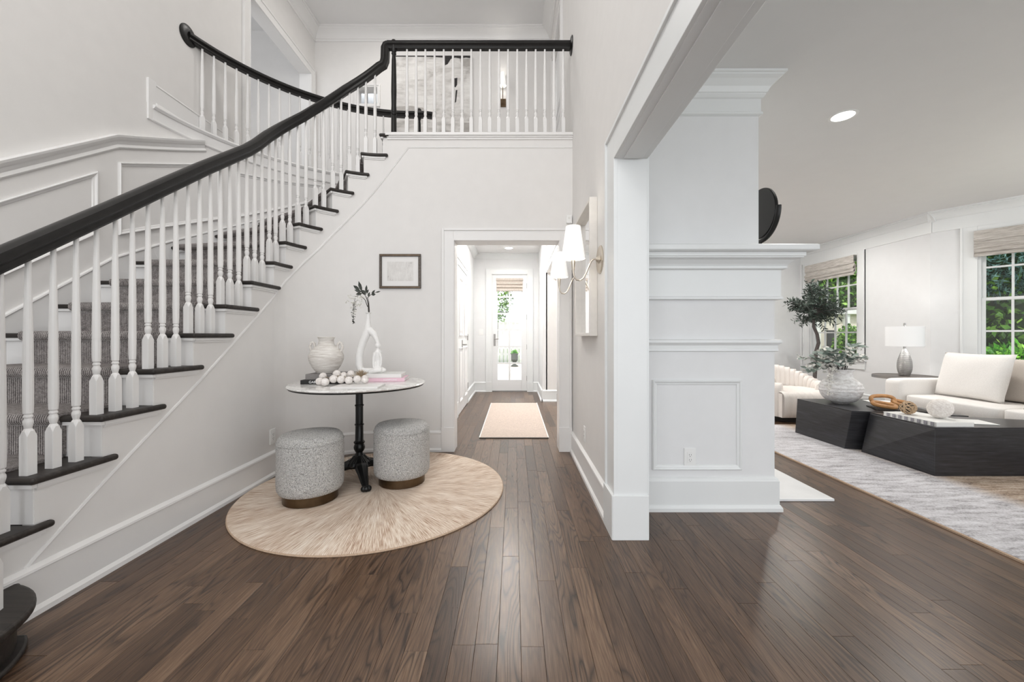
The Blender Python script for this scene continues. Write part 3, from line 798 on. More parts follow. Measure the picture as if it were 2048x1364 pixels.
# gallery opening in the left wall
m = MB(); casing_boxes(m, XL, 'X', 4.62, 6.0, 5.08, 0.115, 0.02, 1, floor_z=ZF)
m.box(XL - 0.16, XL + 0.01, 4.60, 4.623, ZF, 5.077); m.box(XL - 0.16, XL + 0.01, 5.997, 6.02, ZF, 5.077); m.box(XL - 0.16, XL + 0.01, 4.60, 6.02, 5.077, 5.095)
w = m.build('trim_3', M['trim'], bevel=0.002); S(w, 'white casing of the upstairs opening in the left wall', 'trim')
m = MB(); casing_boxes(m, XR, 'X', 4.75, 5.75, 5.1, 0.115, 0.02, -1, floor_z=ZF)
w = m.build('trim_4', M['trim'], bevel=0.002); S(w, 'white casing on the upstairs right wall', 'trim')
m = MB(); casing_boxes(m, 6.15, 'Y', -2.42, -2.11, 4.96, 0.04, 0.02, -1, floor_z=4.70); m.box(-2.46, -2.07, 6.12, 6.15, 4.66, 4.70)
w = m.build('trim_5', M['trim'], bevel=0.002); S(w, 'white casing of the small upstairs opening', 'trim')

BBP = [(0, 0), (0, 0.016), (0.172, 0.016), (0.176, 0.022), (0.186, 0.020), (0.196, 0.008), (0.2, 0.004), (0.2, 0)]
SHP = [(0, 0), (0, 0.032), (0.02, 0.030), (0.034, 0.018), (0.034, 0)]
def base_run(pts, normals, name, label, z=0.0, mat='trim', hook=False):
    """pts given so that tangent x normal points up"""
    P = [(p[0], p[1], z) for p in pts]
    if not isinstance(normals, list): normals = [normals] * len(P)
    t = (Vector(P[1]) - Vector(P[0])).normalized()
    if t.cross(Vector(normals[0])).z < 0: P = P[::-1]; normals = normals[::-1]
    m = MB(); m.sweep(P, BBP, normals); m.sweep(P, SHP, normals)
    w = m.build(name, M[mat], smooth=0.35 if len(P) > 4 else 0); return S(w, label, 'baseboard')
ss = srange(1.42, S1, 0.06)
nn = [pnorm(s) for s in ss]
pts = [plan(s, 0) for s in ss] + [(-0.70, WB)]
base_run(pts, nn + [(0, -1, 0)], 'baseboard_stair', 'white baseboard curving below the stair wall')
base_run([(XR, 2.385), (XR, WB)], (-1, 0, 0), 'baseboard_right', 'white baseboard along the right foyer wall')
base_run([(-0.80, 7.98), (-0.565, 7.98)], (0, -1, 0), 'baseboard_hall_back', 'short white baseboard left of the garden door', mat='trim2')
base_run([(0.385, 7.98), (0.49, 7.98)], (0, -1, 0), 'baseboard_hall_end', 'short white baseboard right of the garden door', mat='trim2')
base_run([(0.49, 6.8), (0.49, 7.98)], (-1, 0, 0), 'baseboard_hall_right', 'white baseboard on the far right hall wall', mat='trim2')
base_run([(0.49, 6.8), (0.73, 6.8)], (0, -1, 0), 'baseboard_hall_stub', 'white baseboard on the end of the hall wall block', mat='trim2')
base_run([(-0.80, 6.74), (-0.80, 7.98)], (1, 0, 0), 'baseboard_hall_left', 'white baseboard beyond the double closet doors', mat='trim2')
base_run([(0.73, 7.75), (5.6, 7.75)], (0, -1, 0), 'baseboard_living_back', 'white baseboard behind the tufted chair', mat='trim2')
base_run([(5.6, 7.75), (5.6, 5.32)], (-1, 0, 0), 'baseboard_living_right', 'white baseboard below the lamp wall', mat='trim2')
base_run([bay(0, 0, 0)[:2], bay(1.9, 0, 0)[:2]], tuple(BN), 'baseboard_bay', 'white baseboard under the large window', mat='trim2')
# crowns
CRP = [(0, 0), (0.0, 0.008), (0.010, 0.014), (0.020, 0.014), (0.024, 0.022), (0.05, 0.034), (0.085, 0.066), (0.098, 0.094), (0.110, 0.094), (0.114, 0.108), (0.130, 0.108), (0.130, 0)]
def crown_run(pts, normals, z, name, label, mat, sc=1.0):
    P = [(p[0], p[1], z - 0.130 * sc) for p in pts]
    if not isinstance(normals, list): normals = [normals] * len(P)
    t = (Vector(P[1]) - Vector(P[0])).normalized()
    if t.cross(Vector(normals[0])).z < 0: P = P[::-1]; normals = normals[::-1]
    m = MB(); m.sweep(P, [(a * sc, b * sc) for a, b in CRP], normals)
    return S(m.build(name, M[mat], smooth=0.5), label, 'crown moulding')
crown_run([(XL, -3), (XL, 6.15)], (1, 0, 0), ZU, 'trim_6', 'white crown moulding along the high left wall', 'trim', 1.3)
crown_run([(XL, 6.15), (XR, 6.15)], (0, -1, 0), ZU, 'trim_7', 'white crown moulding along the gallery back wall', 'trim', 1.3)
crown_run([(XR, 6.15), (XR, -3)], (-1, 0, 0), ZU, 'trim_8', 'white crown moulding along the high right wall', 'trim', 1.3)
crown_run([(0.73, 7.75), (5.6, 7.75)], (0, -1, 0), ZC, 'trim_9', 'white crown moulding on the living-room back wall', 'trim2')
crown_run([(5.6, 7.75), (5.6, 5.278)], (-1, 0, 0), ZC, 'trim_10', 'white crown moulding above the table lamp wall', 'trim2')
crown_run([bay(-0.042, 0, 0)[:2], bay(1.9, 0, 0)[:2]], tuple(BN), ZC, 'trim_11', 'white crown moulding above the large bay window', 'trim2')
crown_run([(-0.80, 7.98), (XR, 7.98)], (0, -1, 0), ZC, 'trim_12', 'white crown moulding at the end of the hall', 'trim2', 0.8)
crown_run([(-0.80, 4.03), (-0.80, 7.98)], (1, 0, 0), ZC, 'trim_13', 'white crown moulding along the hall left wall', 'trim2', 0.8)
crown_run([(XR, 7.98), (XR, 4.03)], (-1, 0, 0), ZC, 'trim_14', 'white crown moulding along the hall right wall', 'trim2', 0.8)
# frieze boards and corner boards in the living room
m = MB().box(5.585, 5.6, 5.32, 7.75, 2.50, ZC - 0.12)
m.obox(bay(0.95, 0.008, 2.575), BD * 0.95, BN * 0.008, (0, 0, 0.075))
m.box(5.575, 5.6, 7.70, 7.75, 0.2, 2.5)
w = m.build('trim_15', M['trim2'], bevel=0.002); S(w, 'flat white frieze board under the living-room crown', 'trim')

# ------------------------------------------------------------------ wainscot on the outer stair wall
def zline(t, z0, t0, a, b):       # slope a before t0, b after
    return z0 + (a if t < t0 else b) * (t - t0)
def outer_run(t0, t1, zf, prof, name, label, mat='trim', d=0.0, kids=None):
    ts = srange(t0, min(3.2, t1), 0.3) if t0 < 3.2 else []
    if t0 < 3.04 < t1: ts = sorted(set(ts + [3.04]))
    if t1 > 3.2: ts += [t for t in srange(max(3.2, t0), t1, 0.08) if t not in ts]
    P = [(*outer(t, d), zf(t)) for t in ts]; N = [onorm(t) for t in ts]
    t_ = (Vector(P[1]) - Vector(P[0])).normalized()
    if t_.cross(Vector(N[0])).z < 0: P = P[::-1]; N = N[::-1]
    m = MB(); m.sweep(P, prof, N); return m, name, label, mat
CHAIR = [(-0.10, 0), (-0.10, 0.010), (-0.09, 0.018), (-0.07, 0.012), (-0.062, 0.016), (-0.045, 0.022), (-0.036, 0.034), (-0.018, 0.046), (-0.004, 0.050), (0.0, 0.040), (0, 0)]
m, n_, l_, mt = outer_run(-2.5, 3.80, lambda t: zline(t, 2.665, 3.04, 0.73, 0.42), CHAIR, '', '')
w = m.build('trim_16', M['trim']); S(w, 'moulded white chair rail rising along the stair wall', 'trim')
SK = [(-0.9, 0.0), (-0.9, 0.014), (-0.02, 0.014), (-0.012, 0.022), (-0.004, 0.020), (0, 0.012), (0, 0)]
def skz(t): return zline(t, 1.725, 3.04, 0.73, 0.5)
m, *_ = outer_run(-1.0, TO, skz, SK, '', '')
w = m.build('trim_17', M['trim']); S(w, 'white skirt board along the outer side of the stair', 'trim')
# panel mouldings (parallelograms following the slope)
def stair_panel(t0, t1, zb, zt_, label, n):
    ts = [t0] + [t for t in srange(t0, t1, 0.12)][1:-1] + [t1] if t1 > 3.2 else [t0, t1]
    P = [(*outer(t), zb(t)) for t in ts] + [(*outer(t), zt_(t)) for t in ts[::-1]]
    N = [onorm(t) for t in ts] + [onorm(t) for t in ts[::-1]]
    # counter-clockwise seen from inside so that side points inward
    m = MB(); m.sweep(P[::-1], [(a, b * 1.3) for a, b in PMP], N[::-1], closed=True)
    w = m.build('trim_%d' % n, M['trim']); S(w, label, 'panel moulding')
lowz = lambda t: 1.875 + 0.73 * (t - 2.93); topz = lambda t: 2.335 + 0.73 * (t - 2.93)
stair_panel(2.0 - 0.35, 2.93, lowz, topz, 'sloping white panel moulding at the left on the stair wall', 18)
stair_panel(0.2, 1.45, lowz, topz, 'sloping white panel moulding nearest the foot of the stair', 19)
stair_panel(3.09, 3.98, lambda t: 1.909 + 0.42 * (t - 3.10), lambda t: 2.476 + 0.41 * (t - 3.10), 'white panel moulding on the curved wall behind the balusters', 20)
stair_panel(4.12, 4.98, lambda t: 2.33 + 0.46 * (t - 4.12), lambda t: 2.80 + 0.12 * (t - 4.12), 'white panel moulding higher on the curved stair wall', 21)

# fascia of the gallery and its nosing
ts = [t for t in srange(3.37, TO + 0.05, 0.07)]
P = [(*outer(t), ZF) for t in ts]; N = [onorm(t) for t in ts]
t_ = (Vector(P[1]) - Vector(P[0])).normalized()
if t_.cross(Vector(N[0])).z < 0: P = P[::-1]; N = N[::-1]
m = MB()
m.sweep(P, [(0.0, -0.06), (0.0, 0.030), (-0.008, 0.036), (-0.018, 0.036), (-0.026, 0.028), (-0.034, 0.022), (-0.034, 0.012), (-0.115, 0.012), (-0.12, 0.018), (-0.132, 0.018), (-0.140, 0.006), (-0.140, -0.06)], N)
m.box(XL, XL + 0.02, 3.33, 3.40, 2.945, 3.29)
w = m.build('trim_22', M['trim'], smooth=0.4); S(w, 'white fascia and nosing below the curved gallery railing', 'trim')
base_run([(XL, 3.40), (XL, 4.50)], (1, 0, 0), 'baseboard_gallery', 'white baseboard of the gallery on the left wall', z=ZF)
base_run([(-2.01, 6.15), (XR, 6.15)], (0, -1, 0), 'baseboard_gallery_back', 'white baseboard along the gallery back wall', z=ZF)
# landing fascia above the hall opening
m = MB()
zf = ZF
m.box(-1.245, XR, WB - 0.034, WB + 0.12, zf - 0.020, zf + 0.008)
m.box(-1.235, XR, WB - 0.022, WB, zf - 0.034, zf - 0.020)
m.box(-1.235, XR, WB - 0.012, WB + 0.02, zf - 0.052, zf - 0.034)
w = m.build('trim_23', M['trim'], bevel=0.003); S(w, 'white nosing along the landing edge above the hall', 'trim')
# applied moulding following the stair on the side wall
LM = [(1.50, 0.13), (1.61, 0.225), (1.88, 0.432), (2.456, 0.846), (3.02, 1.283), (3.20, 1.43), (3.42, 1.655), (3.66, 1.905), (4.09, 2.43), (4.27, 2.66), (4.494, 2.955), (S1 + 0.27 + 1.565, 2.955)]
def lmz(s):
    for (a, za), (b, zb) in zip(LM, LM[1:]):
        if s <= b: return za + (zb - za) * (s - a) / (b - a)
    return LM[-1][1]
ss = sorted(set([q for q, _ in LM] + srange(3.2, 4.25, 0.08)))
P = [(*plan(s, 0), lmz(s)) for s in ss]; N = [pnorm(s) for s in ss]
m = MB(); m.sweep(P, [(-0.008, 0), (-0.008, 0.003), (-0.003, 0.006), (0.0, 0.003), (0.004, 0.006), (0.008, 0.003), (0.008, 0)], N)
w = m.build('trim_24', M['trim']); S(w, 'thin white moulding running diagonally below the stair treads', 'trim')
# ------------------------------------------------------------------ staircase
stair = thing('staircase', 'curving staircase with dark treads, white risers and white turned balusters', 'staircase', (-2.4, 2.0, 0))
def sector(s0, s1, u0, u1, st=0.05):
    a = [plan(s, u0) for s in srange(s0, s1, st)]; b = [plan(s, u1) for s in srange(s0, s1, st)]
    if abs(s1 - s0) < 1e-6: return a
    if s1 <= 3.2: a = [plan(s0, u0), plan(s1, u0)]; b = [plan(s0, u1), plan(s1, u1)]
    return a + b[::-1]
for k in range(2, 17):
    s0 = F[k]; s1 = F[k+1] + 0.03 if k < 16 else S1 + 0.03
    tip = (F[k+1] + 0.085) if k < 16 else S1 + 0.06
    a = [plan(s, -0.032) for s in (srange(s0, tip, 0.05) if tip > 3.2 else [s0, tip])]
    mid = [plan(tip, -0.001)] + [plan(s, -0.001) for s in srange(s1, tip, 0.05)[::-1][1:]]
    b = [plan(s, UO - 0.012) for s in (srange(s0, s1, 0.05) if s1 > 3.2 else [s0, s1])]
    m = MB(); m.prism(a + mid + b[::-1], Zt[k] - 0.029, Zt[k])
    m.build('tread', M['tread'], stair, bevel=0.0125, bseg=4)
    # riser and the cove under the nosing
    m = MB(); m.prism(sector(F[k] + 0.030, F[k] + 0.046, 0.0015, UO - 0.013, 0.02), Zt[k-1] - 0.0005, Zt[k] - 0.0285)
    m.build('riser', M['trim'], stair)
    m = MB()
    m.prism(sector(F[k] + 0.012, F[k] + 0.0295, -0.016, UO - 0.012, 0.02), Zt[k] - 0.045, Zt[k] - 0.029)
    m.prism(sector(F[k] + 0.0315, (F[k+1] + 0.06) if k < 16 else S1, -0.016, -0.0005, 0.04), Zt[k] - 0.045, Zt[k] - 0.029)
    m.prism(sector(F[k] + 0.036, (F[k+1] + 0.05) if k < 16 else S1, -0.008, -0.0005, 0.04), Zt[k] - 0.056, Zt[k] - 0.0455)
    m.build('cove_moulding', M['trim'], stair)
# bullnose starting step
cc = (-1.98, 1.20); rr = 0.345
poly = [(cc[0] + rr * math.cos(a), cc[1] + rr * math.sin(a)) for a in [math.radians(d) for d in range(-100, 81, 6)]] + [(-1.93, 1.56), (-3.07, 1.56), (-3.07, 0.86)]
MB().prism(poly, Zt[1] - 0.032, Zt[1]).build('tread', M['tread'], stair, bevel=0.0125, bseg=4)
rb = rr - 0.045
poly = [(cc[0] + rb * math.cos(a), cc[1] + rb * math.sin(a)) for a in [math.radians(d) for d in range(-100, 81, 6)]] + [(-1.955, 1.53), (-3.05, 1.53), (-3.05, 0.905)]
MB().prism(poly, 0, Zt[1] - 0.032).build('riser', M['tread'], stair, smooth=0.5)
rb = rr - 0.02
poly = [(cc[0] + rb * math.cos(a), cc[1] + rb * math.sin(a)) for a in [math.radians(d) for d in range(-100, 62, 6)]] + [(-1.99, 1.45), (-3.05, 1.45), (-3.05, 0.88)]
MB().prism(poly, 0, 0.02).build('shoe_moulding', M['tread'], stair, bevel=0.008, bseg=3, smooth=0.5)

RZ = [(1.10, 1.285), (1.26, 1.285), (1.36, 1.300), (1.44, 1.345), (1.53, 1.4125), (1.90, 1.694), (2.535, 2.188), (2.953, 2.50), (3.056, 2.588), (3.25, 2.775), (3.544, 3.075), (3.917, 3.495), (4.175, 3.745), (4.235, 3.80), (4.26, 3.83)]
def railz(s):
    for (a, za), (b, zb) in zip(RZ, RZ[1:]):
        if s <= b: return za + (zb - za) * (s - a) / (b - a)
    return RZ[-1][1]
RP = [(-0.020, -0.033), (0.020, -0.033), (0.024, -0.026), (0.022, -0.012), (0.027, -0.006), (0.033, 0.0), (0.034, 0.012), (0.029, 0.024), (0.016, 0.032), (0, 0.034),
      (-0.016, 0.032), (-0.029, 0.024), (-0.034, 0.012), (-0.033, 0.0), (-0.027, -0.006), (-0.022, -0.012), (-0.024, -0.026)]
RP = [(a * 1.2, b * 1.2) for a, b in RP]
UB = 0.045
ss = [1.25, 1.28, 1.31, 1.36, 1.40, 1.44, 1.53, 1.9, 2.2, 2.535, 2.8, 2.953, 3.056, 3.12, 3.2] + srange(3.2, 4.20, 0.06)[1:]
path = [(*plan(s, UB), railz(s)) for s in ss]
# gooseneck into the level balcony rail
e0 = plan(4.235, UB); e1 = plan(4.25, UB); gz = 3.98
path += [(*e0, 3.79), (*e1, 3.835), (e1[0] + 0.003, e1[1], 3.90), (e1[0] + 0.004, e1[1], 3.95), (e1[0] + 0.014, e1[1], 3.972), (e1[0] + 0.035, e1[1], gz)]
# volute at the foot
vol = []
vc = (plan(1.1, UB)[0] + 0.13, 1.25)
for i in range(0, 27):
    a = PI - math.radians(i * 20) * -1
    r = 0.13 - 0.0042 * i
    vol.append((vc[0] + r * math.cos(PI + math.radians(i * 20)), vc[1] + r * math.sin(PI + math.radians(i * 20)), 1.285))
vol = vol[::-1]
MB().rail(vol + path[1:], RP, side0=(1, 0, 0)).build('handrail', M['dark'], stair, smooth=0.6)
MB().lathe([(0, -0.045), (0.035, -0.045), (0.045, -0.03), (0.045, 0.02), (0.03, 0.034), (0, 0.038)], (vc[0], vc[1], 1.285), 24).build('volute_cap', M['dark'], stair, smooth=0.6)

def baluster_mesh(h, block=0.185, a=0.0172):
    """turned baluster of height h: chamfered square block, collar, rings, long taper"""
    m = MB()
    c = 0.55 * a
    v = []
    def sq(r, z): return [(-r, -r, z), (r, -r, z), (r, r, z), (-r, r, z)]
    def octo(r, q, z): return [(-r, -q, z), (-q, -r, z), (q, -r, z), (r, -q, z), (r, q, z), (q, r, z), (-q, r, z), (-r, q, z)]
    rings = [octo(a, a * 0.98, 0), octo(a, a * 0.98, block - 0.028), octo(a * 0.98, a * 0.35, block - 0.006), octo(a * 0.62, a * 0.26, block + 0.004)]
    vs_ = [p for r in rings for p in r]; fs = [tuple(range(8))[::-1]]
    for i in range(3):
        for k in range(8): fs.append((i*8 + k, i*8 + (k+1) % 8, (i+1)*8 + (k+1) % 8, (i+1)*8 + k))
    fs.append(tuple(24 + k for k in range(8)))
    m.add(vs_, fs)
    b = block
    prof = [(0.0095, b + 0.0), (0.0125, b + 0.012), (0.0155, b + 0.026), (0.0150, b + 0.036), (0.0115, b + 0.044), (0.0115, b + 0.047), (0.0145, b + 0.050), (0.0145, b + 0.056),
            (0.0115, b + 0.059), (0.0115, b + 0.062), (0.0150, b + 0.066), (0.0162, b + 0.10), (0.0165, b + 0.16), (0.0150, b + (h - b) * 0.5), (0.0105, b + (h - b) * 0.85), (0.0088, h)]
    m.lathe(prof, (0, 0, 0), 12)
    return m
def place(mb, base, rot, name, mat, parent):
    c, s_ = math.cos(rot), math.sin(rot)
    mb.v = [(base[0] + x * c - y * s_, base[1] + x * s_ + y * c, base[2] + z) for x, y, z in mb.v]
    return mb.build(name, mat, parent, smooth=0.5)
for k in range(2, 16):
    if k <= 8: offs = [0.05, 0.139, 0.228]
    elif k == 9: offs = [0.045, 0.115]
    elif k == 15: offs = [0.045, 0.125]
    else: offs = [0.045, 0.116]
    for q in offs:
        s = F[k] + q; p = plan(s, UB); n = pnorm(s)
        h = railz(s) - 0.024 - Zt[k]
        place(baluster_mesh(h), (p[0], p[1], Zt[k]), math.atan2(n[1], n[0]), 'baluster', M['trim'], stair)
# cluster under the volute and its newel
for i, dg in enumerate((100, 190, 20, 290)):
    a = math.radians(dg); p = (vc[0] + 0.115 * math.cos(a), vc[1] + 0.115 * math.sin(a))
    place(baluster_mesh(1.285 - 0.024 - Zt[1]), (p[0], p[1], Zt[1]), a, 'baluster', M['trim'], stair)
p = (-1.803, 1.374)
place(baluster_mesh(1.285 - 0.024 - Zt[1]), (p[0], p[1], Zt[1]), 0.4, 'baluster', M['trim'], stair)
MB().lathe([(0.045, 0), (0.045, 0.2), (0.03, 0.22), (0.04, 0.26), (0.03, 0.3), (0.042, 0.4), (0.03, 1.06), (0.04, 1.08)], (vc[0], vc[1], Zt[1]), 20).build('newel_post', M['dark'], stair, smooth=0.5)

# carpet runner
run = thing('stair_runner', 'grey ribbed carpet runner going up the middle of the stair', 'carpet runner', (-2.5, 2.0, 0.2))
for k in range(2, 17):
    z0, z1 = Zt[k-1], Zt[k]; f = F[k]; nx = (F[k+1] + 0.03) if k < 16 else S1 + 0.8
    T = 0.013
    prof = [(f + 0.0295, z0 + T), (f + 0.0295 - T, z0 + T), (f + 0.03 - T, z1 - 0.045), (f - 0.004, z1 - 0.040), (f - 0.014, z1 - 0.026), (f - 0.0155, z1 - 0.010), (f - 0.008, z1 + 0.008), (f + 0.008, z1 + T),
            (f + 0.05, z1 + T)]
    if k < 16:
        for q in srange(f + 0.05, nx - 0.014, 0.05)[1:]: prof.append((q, z1 + T))
    else:
        for q in srange(f + 0.05, nx, 0.05)[1:]: prof.append((q, z1 + T))
    inner = [(prof[-1][0], z1 + 0.0005), (f + 0.012, z1 + 0.0005), (f + 0.0015, z1 - 0.012), (f + 0.004, z1 - 0.029), (f + 0.0295, z1 - 0.0295)]
    # note: inner face hugs tread and riser
    cyc = prof + inner
    u0, u1 = 0.165, 1.005; nu = 2
    vs_ = []; uvs = []
    L = 0; ls = [0]
    for i in range(1, len(cyc)): L += math.hypot(cyc[i][0] - cyc[i-1][0], cyc[i][1] - cyc[i-1][1]); ls.append(L)
    for u in (u0, u1):
        for (s, z), l_ in zip(cyc, ls):
            vs_.append((*plan(s, u), z)); uvs.append((u, l_))
    n = len(cyc); fs = [(i, (i+1) % n, n + (i+1) % n, n + i) for i in range(n)]
    m = MB(); m.add(vs_, fs, uvs)
    # end caps as quads strips
    for off in (0, n):
        for i in range(len(prof) - 1):
            pass
    m.f.append(tuple(range(n))); m.f.append(tuple(range(n, 2*n))[::-1])
    m.build('carpet_section', M['carpet'], run, smooth=0.6)

# ------------------------------------------------------------------ balcony railing over the hall opening
bal = thing('balcony_railing', 'straight balcony railing with dark rail and white balusters above the hall opening', 'railing', (-0.35, 3.915, ZF))
MB().rail([(e1[0] + 0.03, 3.915, gz), (-0.9, 3.915, gz), (0.2, 3.915, gz), (XR - 0.008, 3.915, gz)], RP).build('handrail', M['dark'], bal, smooth=0.6)
bm0 = baluster_mesh(gz - 0.03 - ZF - 0.008)
first = None
for i in range(18):
    x = -1.054 + i * 0.0905
    if first is None:
        first = place(bm0, (x, 3.915, ZF + 0.008), 0, 'baluster', M['trim'], bal); x_first = x
    else: dup(first, (x - x_first, 0, 0), bal)
MB().box(-1.235, XR, 3.86, 3.97, ZF, ZF + 0.008).build('shoe_rail', M['trim'], bal)
NP = [(0.026, 0), (0.026, 0.19), (0.018, 0.205), (0.026, 0.215), (0.028, 0.225), (0.020, 0.235), (0.026, 0.25), (0.0235, 0.30), (0.0265, 0.45), (0.021, 0.75), (0.0165, 0.80), (0.024, 0.815), (0.018, 0.825), (0.026, 0.845), (0.030, 0.87), (0.030, 0.93), (0.022, 0.945), (0.0, 0.95)]
MB().lathe(NP, (-1.183, 3.915, ZF + 0.002), 20).build('newel_post', M['dark'], bal, smooth=0.5)
def rosette(c, axis, name, parent, r=0.085):
    m = MB(); pr = [(0, 0), (r, 0), (r, 0.008), (r * 0.8, 0.016), (0.045, 0.02), (0, 0.02)]
    m.lathe(pr, (0, 0, 0), 28)
    ax = Vector(axis).normalized(); q = Vector((0, 0, 1)).rotation_difference(ax)
    m.v = [tuple(q @ Vector(v) + Vector(c)) for v in m.v]
    return m.build(name, M['dark'], parent, smooth=0.5)
rosette((XR, 3.915, gz), (-1, 0, 0), 'rosette', bal)
# gallery railing round the stairwell
gal = thing('gallery_railing', 'curved gallery railing with dark rail sweeping from the left wall to a dark newel', 'railing', (-2.6, 4.5, ZF))
RG = 1.892; gg = 3.955; th0 = math.acos(-(XL - CX) / RG) if RG > -(XL - CX) else 0.0
gp = []
for i in range(29):
    a = th0 + (PI/2 - th0) * i / 28
    gp.append((CX - RG * math.cos(a), CY + RG * math.sin(a), gg))
MB().rail(gp + [(-1.22, CY + RG, gg), (-1.12, CY + RG, gg), (-1.05, CY + RG + 0.015, gg - 0.004)], RP).build('handrail', M['dark'], gal, smooth=0.6)
aL = (PI/2 - th0) * RG; nb = 20; bm0 = None
hb = gg - 0.03 - ZF
for i in range(nb):
    a = th0 + (0.13 + i * 0.105) / RG
    if a > PI/2 - 0.03: break
    p = (CX - RG * math.cos(a), CY + RG * math.sin(a), ZF)
    place(baluster_mesh(hb), p, -a, 'baluster', M['trim'], gal)
MB().lathe(NP, (-1.215, CY + RG, ZF), 20).build('newel_post', M['dark'], gal, smooth=0.5)
rosette((XL, CY + RG * math.sin(th0), gg), (1, 0, 0), 'rosette', gal, 0.095)

# ------------------------------------------------------------------ doors and windows
def panel_door(name, x, y0, y1, z1, sign, label, knob_y=None, panels=((0.18, 0.95), (1.12, 1.95)), hinges=None, z0=0.01):
    """door leaf in plane X=x between y0..y1 facing sign X"""
    root = thing(name, label, 'door', (x, (y0 + y1) / 2, 0), kind='structure')
    MB().box(x - 0.02 * sign, x + 0.015 * sign, y0, y1, z0, z1).build('door_leaf', M['door'], root, bevel=0.002)
    for za, zb in panels:
        a, b = y0 + 0.10, y1 - 0.10
        P = [(x + 0.015 * sign, a, za), (x + 0.015 * sign, b, za), (x + 0.015 * sign, b, zb), (x + 0.015 * sign, a, zb)]
        if sign < 0: P = P[::-1]
        m = MB(); m.sweep(P[::-1], PMP, (sign, 0, 0), closed=True)
        m.box(x + 0.013 * sign, x + 0.022 * sign, a + 0.07, b - 0.07, za + 0.07, zb - 0.07)
        m.build('door_panel', M['door'], root)
    if knob_y is not None:
        m = MB(); m.box(x + 0.015 * sign, x + 0.024 * sign, knob_y - 0.018, knob_y + 0.018, 0.92, 1.06)
        m.tube([(x + 0.02 * sign, knob_y, 0.99), (x + 0.065 * sign, knob_y, 0.99), (x + 0.07 * sign, knob_y + 0.02, 0.99), (x + 0.07 * sign, knob_y + 0.11, 0.99)], 0.009, 8)
        m.build('door_handle', M['chrome'], root, smooth=0.6)
    if hinges is not None:
        for z in (0.25, 1.05, 1.85): MB().box(x + 0.012 * sign, x + 0.03 * sign, hinges - 0.012, hinges + 0.012, z, z + 0.1).build('hinge', M['chrome'], root)
    return root
panel_door('door_1', -0.80, 4.55, 4.98, 2.10, 1, 'white closet door with lever nearest the hall opening', knob_y=4.66)
panel_door('door_2', -0.79, 5.5, 6.055, 2.10, 1, 'left leaf of the white double closet doors in the hall', knob_y=5.93)
panel_door('door_3', -0.79, 6.065, 6.62, 2.10, 1, 'right leaf of the white double closet doors in the hall', knob_y=None, hinges=6.60)
m = MB(); casing_boxes(m, -0.80, 'X', 4.55, 4.98, 2.12, 0.10, 0.02, 1, plinth=0.21)
casing_boxes(m, -0.80, 'X', 5.5, 6.62, 2.12, 0.10, 0.02, 1, plinth=0.21)
S(m.build('trim_25', M['trim2'], bevel=0.002), 'white casings around the closet doors in the hall', 'trim')
m = MB(); casing_boxes(m, XR, 'X', 4.35, 6.8, 2.2, 0.11, 0.02, -1)
S(m.build('trim_26', M['trim2'], bevel=0.002), 'white casing of the wide opening on the right of the hall', 'trim')
panel_door('door_4', XR + 0.05, 4.752, 5.748, 5.098, -1, 'white door on the upstairs right wall', z0=ZF + 0.005, panels=((ZF + 0.2, ZF + 0.95), (ZF + 1.1, 4.9)))
for o_ in bpy.data.objects:
    pass
# garden door (glazed, 2 x 6 panes)
gd = thing('door_5', 'glazed white garden door with small panes at the end of the hall', 'door', (-0.09, 8.0, 0), kind='structure')
gx0, gx1 = -0.44, 0.26; gy = 8.00
GL, GR, GB, GT = -0.33, 0.15, 0.24, 2.24
m = MB(); rectwall(m, lambda u, t, z: (u, gy + 0.045 * t, z), gx0, gx1, 0.02, 2.35, [(GL, GR, GB, GT)])
m.build('door_leaf', M['door'], gd, bevel=0.003)
m = MB(); cwx = (GR - GL) / 2; rhz = (GT - GB) / 6
m.box(GL + cwx - 0.016, GL + cwx + 0.016, gy + 0.004, gy + 0.036, GB, GT); m.build('mullion', M['door'], gd)
for i in range(1, 6): MB().box(GL, GR, gy + 0.006, gy + 0.034, GB + rhz * i - 0.015, GB + rhz * i + 0.015).build('glazing_bar', M['door'], gd)
pane = None
for i in range(6):
    for j in range(2):
        MB().box(GL + cwx * j + 0.004, GL + cwx * (j+1) - 0.004, gy + 0.018, gy + 0.022, GB + rhz * i + 0.004, GB + rhz * (i+1) - 0.004).build('pane', M['glass'], gd)
hd = MB().box(gx0 + 0.03, gx0 + 0.07, gy - 0.012, gy, 0.92, 1.16); hd.tube([(gx0 + 0.05, gy - 0.01, 1.06), (gx0 + 0.05, gy - 0.05, 1.06), (gx0 + 0.13, gy - 0.055, 1.06)], 0.008)
hd.build('door_handle', M['chrome'], gd, smooth=0.6)
for z in (0.22, 0.85, 1.45, 2.08): MB().box(gx1 - 0.006, gx1 + 0.012, gy - 0.012, gy, z, z + 0.10).build('hinge', M['chrome'], gd)
MB().box(gx0, gx1, gy - 0.02, gy + 0.10, 0.0, 0.02).build('threshold', M['chrome'], gd)
m = MB(); casing_boxes(m, 7.98, 'Y', -0.45, 0.27, 2.36, 0.11, 0.02, -1, plinth=0.2)
m.box(-0.46, -0.44, 7.97, 8.12, 0, 2.37); m.box(0.26, 0.28, 7.97, 8.12, 0, 2.37); m.box(-0.46, 0.28, 7.97, 8.12, 2.35, 2.37)
S(m.build('trim_27', M['trim2'], bevel=0.002), 'white casing around the garden door', 'trim')
bl = thing('roman_shade', 'small beige roman shade over the top of the garden door glass', 'window shade', (-0.09, 7.97, 2.27))
MB().box(GL - 0.03, GR + 0.03, 7.945, 7.995, 2.235, 2.275).build('head_rail', M['linen_shade'], bl)
